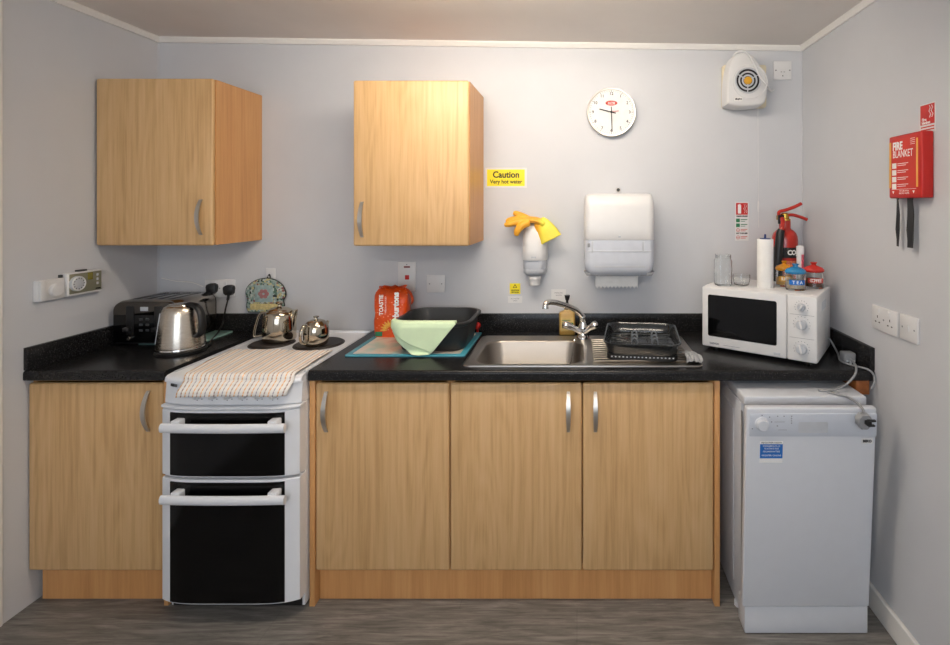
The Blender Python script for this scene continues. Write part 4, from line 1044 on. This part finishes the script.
for s in (-1, 1):
    b = MB().prism([(.194+s*.095, 1.186), (.194+s*.150, 1.186), (.194+s*.162, 1.205), (.194+s*.140, 1.200), (.194+s*.105, 1.196)][::s], 'y', -.18, -.10, .002); part('jaw', b, M['grey'], lo)
b = MB().box(.194-.006, .194+.006, -.2012, -.199, 1.362, 1.370, .001); part('logo', b, M['lgrey'], cv_)
# paper with serrated hem
L = []; n = 46
def pap(k, z, s): return (.070+.205*k/n, -.128-.012*sin(k*.13)*0, z+s)
zz = [.0026 if k % 4 < 2 else -.0026 for k in range(n+1)]
zig = [(-.006 if k % 4 == 2 else (.006 if k % 4 == 0 else 0)) for k in range(n+1)]
b = MB().grid(lambda u, v: (.086+.200*u, -.128+.010*sin(v*2)-.002*sin(u*9)*v, 1.195-.072*v+(zig[min(n, int(round(u*n)))] if v > .9 else 0)), n, 12)
o = part('paper_towel', b, M['paper'], t, smooth=80); m_ = o.modifiers.new('thickness', 'SOLIDIFY'); m_.thickness = .0012
Fm = FB(.203, 1.584); t = thing('wall_screw', 'small round key hook on the wall above the towel dispenser', 'hook', (.203, 0, 1.584))
part('washer', MB().lathe([(.010, 0), (.010, .003), (.006, .005), (.006, .012), (0, .013)], n=16, mat=Fm), M['dgrey'], t)
part('ring', MB().torus((0, .0, .012), .0095, .0015, 'z', 20, 6, mat=Fm), M['nickel'], t)

# ------------------------------------------------------------------ fire blanket and its sign on the right wall
Fm = FR(-.831, 1.6375); t = thing('fire_blanket', 'red fire blanket box with black pull straps on the right wall', 'fire blanket', (XR, -.831, 1.6375))
bx = part('case', MB().box(-.082, .082, -.105, .105, 0, .040, .006, 3, mat=Fm), M['red'], t)
fp = part('label_panel', MB().box(-.066, .060, -.092, .092, .0395, .0406, 0, mat=Fm), pm('red_label', (202, 44, 26), .5, var=.02), bx)
b = MB().box(-.078, -.068, -.070, .085, .0396, .0408, 0, mat=Fm).box(.058, .066, -.070, .085, .0396, .0408, 0, mat=Fm); part('gold_stripe', b, M['inkgold'], bx)
b = MB().text('FIRE', .036, Fm @ T3(-.034, .068, .0408), width=.050, bold=.0016); b.text('BLANKET', .034, Fm @ T3(-.008, .041, .0408), width=.100, bold=.0002)
for k in range(4): b.box(-.062, -.040, .004-k*.023-.009, .004-k*.023+.009, .0405, .041, mat=Fm)
for k in range(4):
    for j in range(2): b.box(-.034, .020-.012*j, .009-k*.023-j*.006, .0108-k*.023-j*.006, .0405, .041, mat=Fm)
for k in range(4): b.box(.030, .052, .086-k*.006, .0872-k*.006, .0405, .041, mat=Fm)
b.box(-.064, .058, -.0755, -.0745, .0405, .041, mat=Fm); b.text('TO USE PULL', .007, Fm @ T3(0, -.081, .0408), width=.05); b.text('BOTH TAPES', .007, Fm @ T3(0, -.089, .0408), width=.05)
tri(b, Fm @ Matrix.Rotation(pi, 4, 'Z'), .056, .084, .006, .0406); tri(b, Fm @ Matrix.Rotation(pi, 4, 'Z'), -.046, .084, .006, .0406)
part('lettering', b, M['inkwhite'], fp)
for x, w in ((-.064, .0075), (.000, .0155)):
    Pz = [(-.100, .02), (-.112, .021), (-.16, .019), (-.21, .021), (-.245, .020), (-.268, .021)]
    tw = .3 if w < .01 else .1
    b = MB().loft([[Fm @ Vector((x+sx*w*cos(tw*sin(k*1.7)), z, o_+sx*w*sin(tw*sin(k*1.7))+sz)) for sx, sz in ((-1, -.0009), (1, -.0009), (1, .0009), (-1, .0009))] for k, (z, o_) in enumerate(Pz)])
    part('pull_strap', b, M['black'], t)
Fm = FR(-.884, 1.786); t, p = sign('fire_blanket_sign', 'small red and white sign above the red fire blanket box', 'sign', Fm, .072, .094, 'white', (XR, -.884, 1.786))
rf = part('red_field', MB().box(-.032, .032, -.020, .043, .001, .002, mat=Fm), M['red'], t)
b = MB().text('Fire', .014, Fm @ T3(-.014, -.004, .0022), width=.02, bold=.0004); b.text('blanket', .012, Fm @ T3(-.006, -.014, .0022), width=.038, bold=.0004)
for x in (.012, .022): b.tube([Fm @ Vector((x, .000, .0022)), Fm @ Vector((x+.005, .010, .0022)), Fm @ Vector((x-.003, .02, .0022)), Fm @ Vector((x+.003, .030, .0022)), Fm @ Vector((x-.001, .038, .0022))], .0024, 6, flat=.2)
part('lettering', b, M['inkwhite'], rf)
b = MB()
for k in range(2): b.box(-.030, .030, -.030-k*.009, -.026-k*.009, .0014, .0019, mat=Fm)
part('red_print', b, M['inkred'], t)

# ------------------------------------------------------------------ microwave
ma = math.atan2(-.571, .821)
t = thing('microwave', 'white microwave oven with three dials set across the right corner', 'microwave', (.8135, -.3195, ZT), ma)
hwm, hd_, z0, z1 = .2265, .1575, .014, .271
b = MB().box(-hwm, hwm, -hd_+.022, hd_, z0, z1, .006, 3); bd = part('case', b, M['white'], t, local=True)
for sx in (-.18, .18):
    for sy in (-.11, .12): part('foot', MB().lathe([(.014, 0), (.014, z0+.002)], (sx, sy, 0), 12), M['black'], t, local=True)
b = MB().box(-hwm, .116, -hd_, -hd_+.0225, z0+.002, z1-.002, .006, 3); d = part('door', b, M['white'], t, local=True)
b = MB().loft([[(x, yy, z) for x, z in rr(-.200+i, .080-i, .062+i, .238-i, .008, 3)] for i, yy in ((0, -hd_-.0006), (.004, -hd_+.001), (.006, -hd_-.0004))]); part('door_window', b, M['blackgloss'], d, local=True)
b = MB().text('DAEWOO', .010, mat4((1, 0, 0), (0, 0, 1), (0, -1, 0), (-.172, -hd_-.0008, .032)), width=.040, bold=.0004); b.box(-.135, -.065, -hd_-.0008, -hd_+.001, .0305, .0315); part('lettering', b, M['inkgrey'], d, local=True)
b = MB().box(.118, hwm, -hd_, -hd_+.0225, z0+.002, z1-.002, .006, 3); cp = part('control_panel', b, M['white'], t, local=True)
FM = lambda x, z: mat4((1, 0, 0), (0, 0, 1), (0, -1, 0), (x, -hd_, z))
b = MB()
for (x, z, r) in ((.171, .226, .024), (.171, .160, .030), (.171, .066, .028)):
    for k in range(11):
        a = pi*(-.15+1.3*k/10); b.box(x+r*cos(a)-.0012, x+r*cos(a)+.0012, -hd_-.0006, -hd_+.001, z+r*sin(a)-.0012, z+r*sin(a)+.0012)
for z in (.196, .106): part('panel_line', MB().box(.128, .216, -hd_-.0006, -hd_+.001, z-.0005, z+.0005), M['inkgrey'], cp, local=True)
part('panel_marking', b, M['inkgrey'], cp, local=True)
for (x, z, r) in ((.171, .226, .015), (.171, .160, .021), (.171, .066, .021)):
    kb = part('knob', MB().lathe([(r, 0), (r, .004), (r*.92, .006), (r*.88, .016), (r*.8, .018), (0, .018)], n=24, mat=FM(x, z)), M['lgrey'], t, local=True)
    part('grip', MB().box(-.003, .003, -r*.85, r*.85, .016, .024, .0015, mat=FM(x, z) @ Matrix.Rotation(-.5 if r < .02 else .2, 4, 'Z')), M['white'], kb, local=True)
part('button', MB().box(.068, .094, -hd_-.0012, -hd_+.001, .026, .036, .001), M['lgrey'], d, local=True)
b = MB()
for k in range(7): b.box(hwm-.0008, hwm+.0006, -.06+k*.016, -.052+k*.016, .20, .235)
part('vent', b, M['lgrey'], bd, local=True)
ZM = ZT+z1

# glass jars and things on the microwave
def jar_profile(r, h, wall=.003):
    return [(r*.93, 0), (r, .004), (r, h-.012), (r*.96, h-.006), (r*.97, h), (r*.97-wall, h), (r-wall, h-.014), (r-wall, .008), (r*.5, .006), (0, .006)]
jx, jy = .635, -.296
t = thing('glass_jar', 'tall empty clear glass jar at the left end of the microwave top', 'jar', (jx, jy, ZM))
sq = lambda w, z: [(jx+x, jy+y, ZM+z) for x, y in rr(-w, w, -w, w, w*.45, 5)]
b = MB().loft([sq(.031, 0), sq(.034, .004), sq(.034, .105), sq(.030, .116), sq(.030, .134), sq(.027, .134), sq(.027, .116), sq(.0305, .104), sq(.0305, .008), sq(.02, .006)]); part('jar_body', b, M['glass'], t, smooth=50)
b = MB().torus((jx, jy, ZM+.126), .0305, .0018, 'z', 28, 6).torus((jx, jy, ZM+.120), .0305, .0014, 'z', 28, 6); part('thread', b, M['glass'], t)
b = MB().lathe([(.026, 0), (.032, .004), (.036, .02), (.037, .046), (.034, .046), (.033, .02), (.029, .008), (0, .007)], (.715, -.296, ZM), 36)
single('glass_bowl', b, M['glass'], 'small clear glass bowl beside the tall empty jar on the microwave', 'bowl', (.715, -.296, ZM), smooth=50)
rx, ry = .797, -.352
t = thing('paper_roll', 'slim white paper roll with blue core standing on the microwave', 'paper roll', (rx, ry, ZM))
part('roll', MB().lathe([(.032, 0), (.033, .002), (.033, .202), (.032, .204), (.013, .204), (.013, .19)], (rx, ry, ZM), 36), M['paper'], t)
part('core', MB().lathe([(.022, .2035), (.022, .207), (.005, .208), (.004, .224), (0, .225)], (rx, ry, ZM), 20), pm('blue_core', (40, 62, 120), .5), t)

def canister(x, y, r, h, lid, label, word, band, fill):
    t = thing('canister', label, 'canister', (x, y, ZM))
    hb = h*.66
    part('jar_body', MB().lathe(jar_profile(r*.94, hb), (x, y, ZM), 36), M['glass'], t, smooth=50)
    part('contents', MB().lathe([(r*.86, .009), (r*.86, hb*.52), (r*.5, hb*.58), (0, hb*.6)], (x, y, ZM), 24), fill, t)
    part('lid', MB().lathe([(r*.9, hb-.004), (r, hb), (r, hb+.007), (r*.86, hb+.014), (r*.45, hb+.021), (r*.24, hb+.024), (r*.22, h-.008), (r*.34, h-.003), (r*.3, h), (0, h)], (x, y, ZM), 32), M[lid], t, smooth=50)
    L = []
    for zz in (hb*.34, hb*.62):
        L.append([(x+(r*.94+.0012)*sin(a), y-(r*.94+.0012)*cos(a), ZM+zz) for a in [-.85+1.7*k/14-.2 for k in range(15)]])
    bn = part('name_band', MB().loft(L, False, False, closed=False), M[band], t)
    b = MB(); n = len(word)
    for i, ch in enumerate(word):
        a = -.2+(i-(n-1)/2)*(1.1/n); rad = r*.94+.0018
        b.text(ch, hb*.26, mat4((cos(a), sin(a), 0), (0, 0, 1), (sin(a), -cos(a), 0), (x+rad*sin(a), y-rad*cos(a), ZM+hb*.48)), bold=.0002)
    part('lettering', b, M['inkwhite'], bn); return t
sugar = pm('brown_sugar', (206, 160, 84), .9, var=.2, scale=200)
canister(.899, -.412, .041, .107, 'bluelid', 'clear canister with blue pointed lid and tea lettering on the microwave', 'TEA', 'inkblue', pm('tea_bags', (196, 178, 150), .9, var=.25, scale=60))
canister(.996, -.366, .041, .108, 'redlid', 'clear canister with red pointed lid at the right end of the microwave', 'COFFEE', 'inkred', M['tea'])
canister(.892, -.318, .036, .108, 'amberlid', 'canister with amber lid half hidden behind the blue lidded one', 'SUGAR', 'inkgold', sugar)
t = thing('white_tube', 'tall white tube with pink print between the blue and red canisters', 'tube', (.965, -.308, ZM))
part('tube_body', MB().lathe([(.0145, 0), (.015, .002), (.015, .145)], (.965, -.308, ZM), 24), M['white'], t)
part('cap', MB().lathe([(.0158, .145), (.0158, .169), (.014, .171), (0, .171)], (.965, -.308, ZM), 24), M['white'], t)
L = [[(.965+.0155*sin(a), -.308-.0155*cos(a), ZM+zz) for a in [-.1+1.0*k/8 for k in range(9)]] for zz in (.05, .135)]
part('print', MB().loft(L, False, False, closed=False), pm('pink_print', (214, 92, 110), .5, var=.4, scale=150), t)

# ------------------------------------------------------------------ extinguisher
ex, ey = .984, -.102
t = thing('fire_extinguisher', 'red carbon dioxide fire extinguisher standing behind the microwave', 'fire extinguisher', (ex, ey, ZT))
part('cylinder', MB().lathe([(.053, 0), (.058, .006), (.058, .455), (.056, .472), (.050, .487), (.040, .498), (.028, .506), (.026, .512), (.026, .545)], (ex, ey, ZT), 40), M['exred'], t, smooth=50)
L = [[(ex+.0586*sin(a), ey-.0586*cos(a), ZT+z) for a in [-1.5+3.0*k/24 for k in range(25)]] for z in (.374, .422)]
bl_ = part('black_band', MB().loft(L, False, False, closed=False), M['ink'], t)
b = MB()
for ch, sz, a, dz in (('C', .030, -.02, 0), ('O', .030, .33, 0), ('2', .020, .62, -.008)):
    rad = .0592
    b.text(ch, sz, mat4((cos(a), sin(a), 0), (0, 0, 1), (sin(a), -cos(a), 0), (ex+rad*sin(a), ey-rad*cos(a), ZT+.398+dz)), bold=.0014)
part('lettering', b, M['inkwhite'], bl_)
L = [[(ex+.0586*sin(a), ey-.0586*cos(a), ZT+z) for a in [-1.2+2.4*k/20 for k in range(21)]] for z in (.24, .360)]
part('instruction_label', MB().loft(L, False, False, closed=False), pm('buff_instruction_label', (214, 120, 84), .5, var=.5, scale=120), t)
part('valve', MB().lathe([(.026, .540), (.026, .553), (.018, .556), (.018, .578), (.012, .582)], (ex, ey, ZT), 20).box(ex-.036, ex+.016, ey-.014, ey+.014, ZT+.548, ZT+.570, .003), M['brass'], t)
part('carry_handle', MB().tube(spline([(ex+.005, ey-.004, ZT+.570), (ex+.035, ey-.008, ZT+.572), (ex+.070, ey-.012, ZT+.562), (ex+.098, ey-.016, ZT+.550)], 5), .011, 10, flat=.7), M['exred'], t)
part('squeeze_lever', MB().tube(spline([(ex-.026, ey, ZT+.562), (ex-.026, ey, ZT+.586), (ex+.005, ey-.006, ZT+.596), (ex+.045, ey-.012, ZT+.612), (ex+.072, ey-.014, ZT+.626)], 5), .011, 10, flat=.7), M['exred'], t)
part('pin_clip', MB().box(ex-.038, ex-.028, ey-.024, ey-.010, ZT+.530, ZT+.572, .002).box(ex-.038, ex-.012, ey-.024, ey-.014, ZT+.562, ZT+.572, .002), M['black'], t)
P = spline([(ex-.020, ey-.010, ZT+.556), (ex-.024, ey-.034, ZT+.550), (ex-.030, ey-.052, ZT+.530), (ex-.040, ey-.060, ZT+.505), (ex-.046, ey-.060, ZT+.48)], 6)
part('hose', MB().tube(P, .0105, 12), M['exred'], t, smooth=60)
part('horn', MB().tube([(ex-.040, ey-.060, ZT+.505), (ex-.046, ey-.060, ZT+.49), (ex-.055, ey-.061, ZT+.40), (ex-.062, ey-.062, ZT+.30), (ex-.067, ey-.063, ZT+.215), (ex-.067, ey-.063, ZT+.21)], [.016, .0185, .0195, .021, .023, .021], 20), M['black'], t, smooth=60)

# ------------------------------------------------------------------ grey plugs and cables at the right
t = thing('plug', 'grey plug lying against the upstand below the right wall sockets', 'plug', (1.066, -.497, ZT))
b = MB().box(1.044, 1.090, -.520, -.478, ZT+.004, ZT+.040, .006, 3); part('plug_body', b, M['grey'], t)
b = MB()
for s in (-1, 1): b.box(1.067+s*.013-.004, 1.067+s*.013+.004, -.523, -.518, ZT+.006, ZT+.014, .001)
b.box(1.063, 1.071, -.524, -.518, ZT, ZT+.014, .001); part('pin', b, M['lgrey'], t)
P = spline([(1.066, -.518, ZT+.018), (1.064, -.55, ZT+.012), (1.050, -.59, ZT+.006), (1.025, -.622, ZT-.012), (.985, -.630, ZT-.045), (.93, -.635, ZT-.063), (.89, -.625, ZT-.0645)], 8)
part('cable', MB().tube(P, .0042, 8), M['grey'], t, smooth=60)
t = thing('power_cable', 'grey cable from the microwave over the right end of the worktop', 'cable', (1.08, -.5, ZT))
P = spline([(1.056, -.350, ZT+.06), (1.070, -.352, ZT+.052), (1.078, -.40, ZT+.008), (1.040, -.50, ZT+.0045), (1.060, -.560, ZT+.0045), (1.088, -.600, ZT+.004), (1.100, -.617, ZT-.012), (1.100, -.618, ZT-.04), (1.085, -.625, ZT-.06)], 8)
part('cord', MB().tube(P, .0038, 8), M['grey'], t, smooth=60)
t = thing('plug', 'grey plug with black pins hanging over the dishwasher door', 'plug', (.974, -.755, .80))
P = spline([(.915, -.64, .8265), (.940, -.665, .8265), (.960, -.685, .826), (.966, -.705, .826), (.969, -.745, .8245), (.971, -.772, .816), (.972, -.776, .80)], 6)
part('cable', MB().tube(P, .0042, 8), M['grey'], t, smooth=60)
b = MB().loft([[(.970+px*k, -.7645-yy, .779+pz*k) for px, pz in [(.012, .026), (-.012, .026), (-.024, .012), (-.024, -.010), (-.010, -.026), (.010, -.026), (.024, -.010), (.024, .012)]] for k, yy in ((.9, 0), (1, .004), (1, .020), (.85, .026))]); part('plug_body', b, M['grey'], t, smooth=40)
for q_ in ((.974, 1.000, -.800, -.789, .784, .790), (.974, .997, -.800, -.789, .768, .774), (.966, .982, -.806, -.789, .774, .788)): part('pin', MB().box(*q_, .001), M['black'], t)
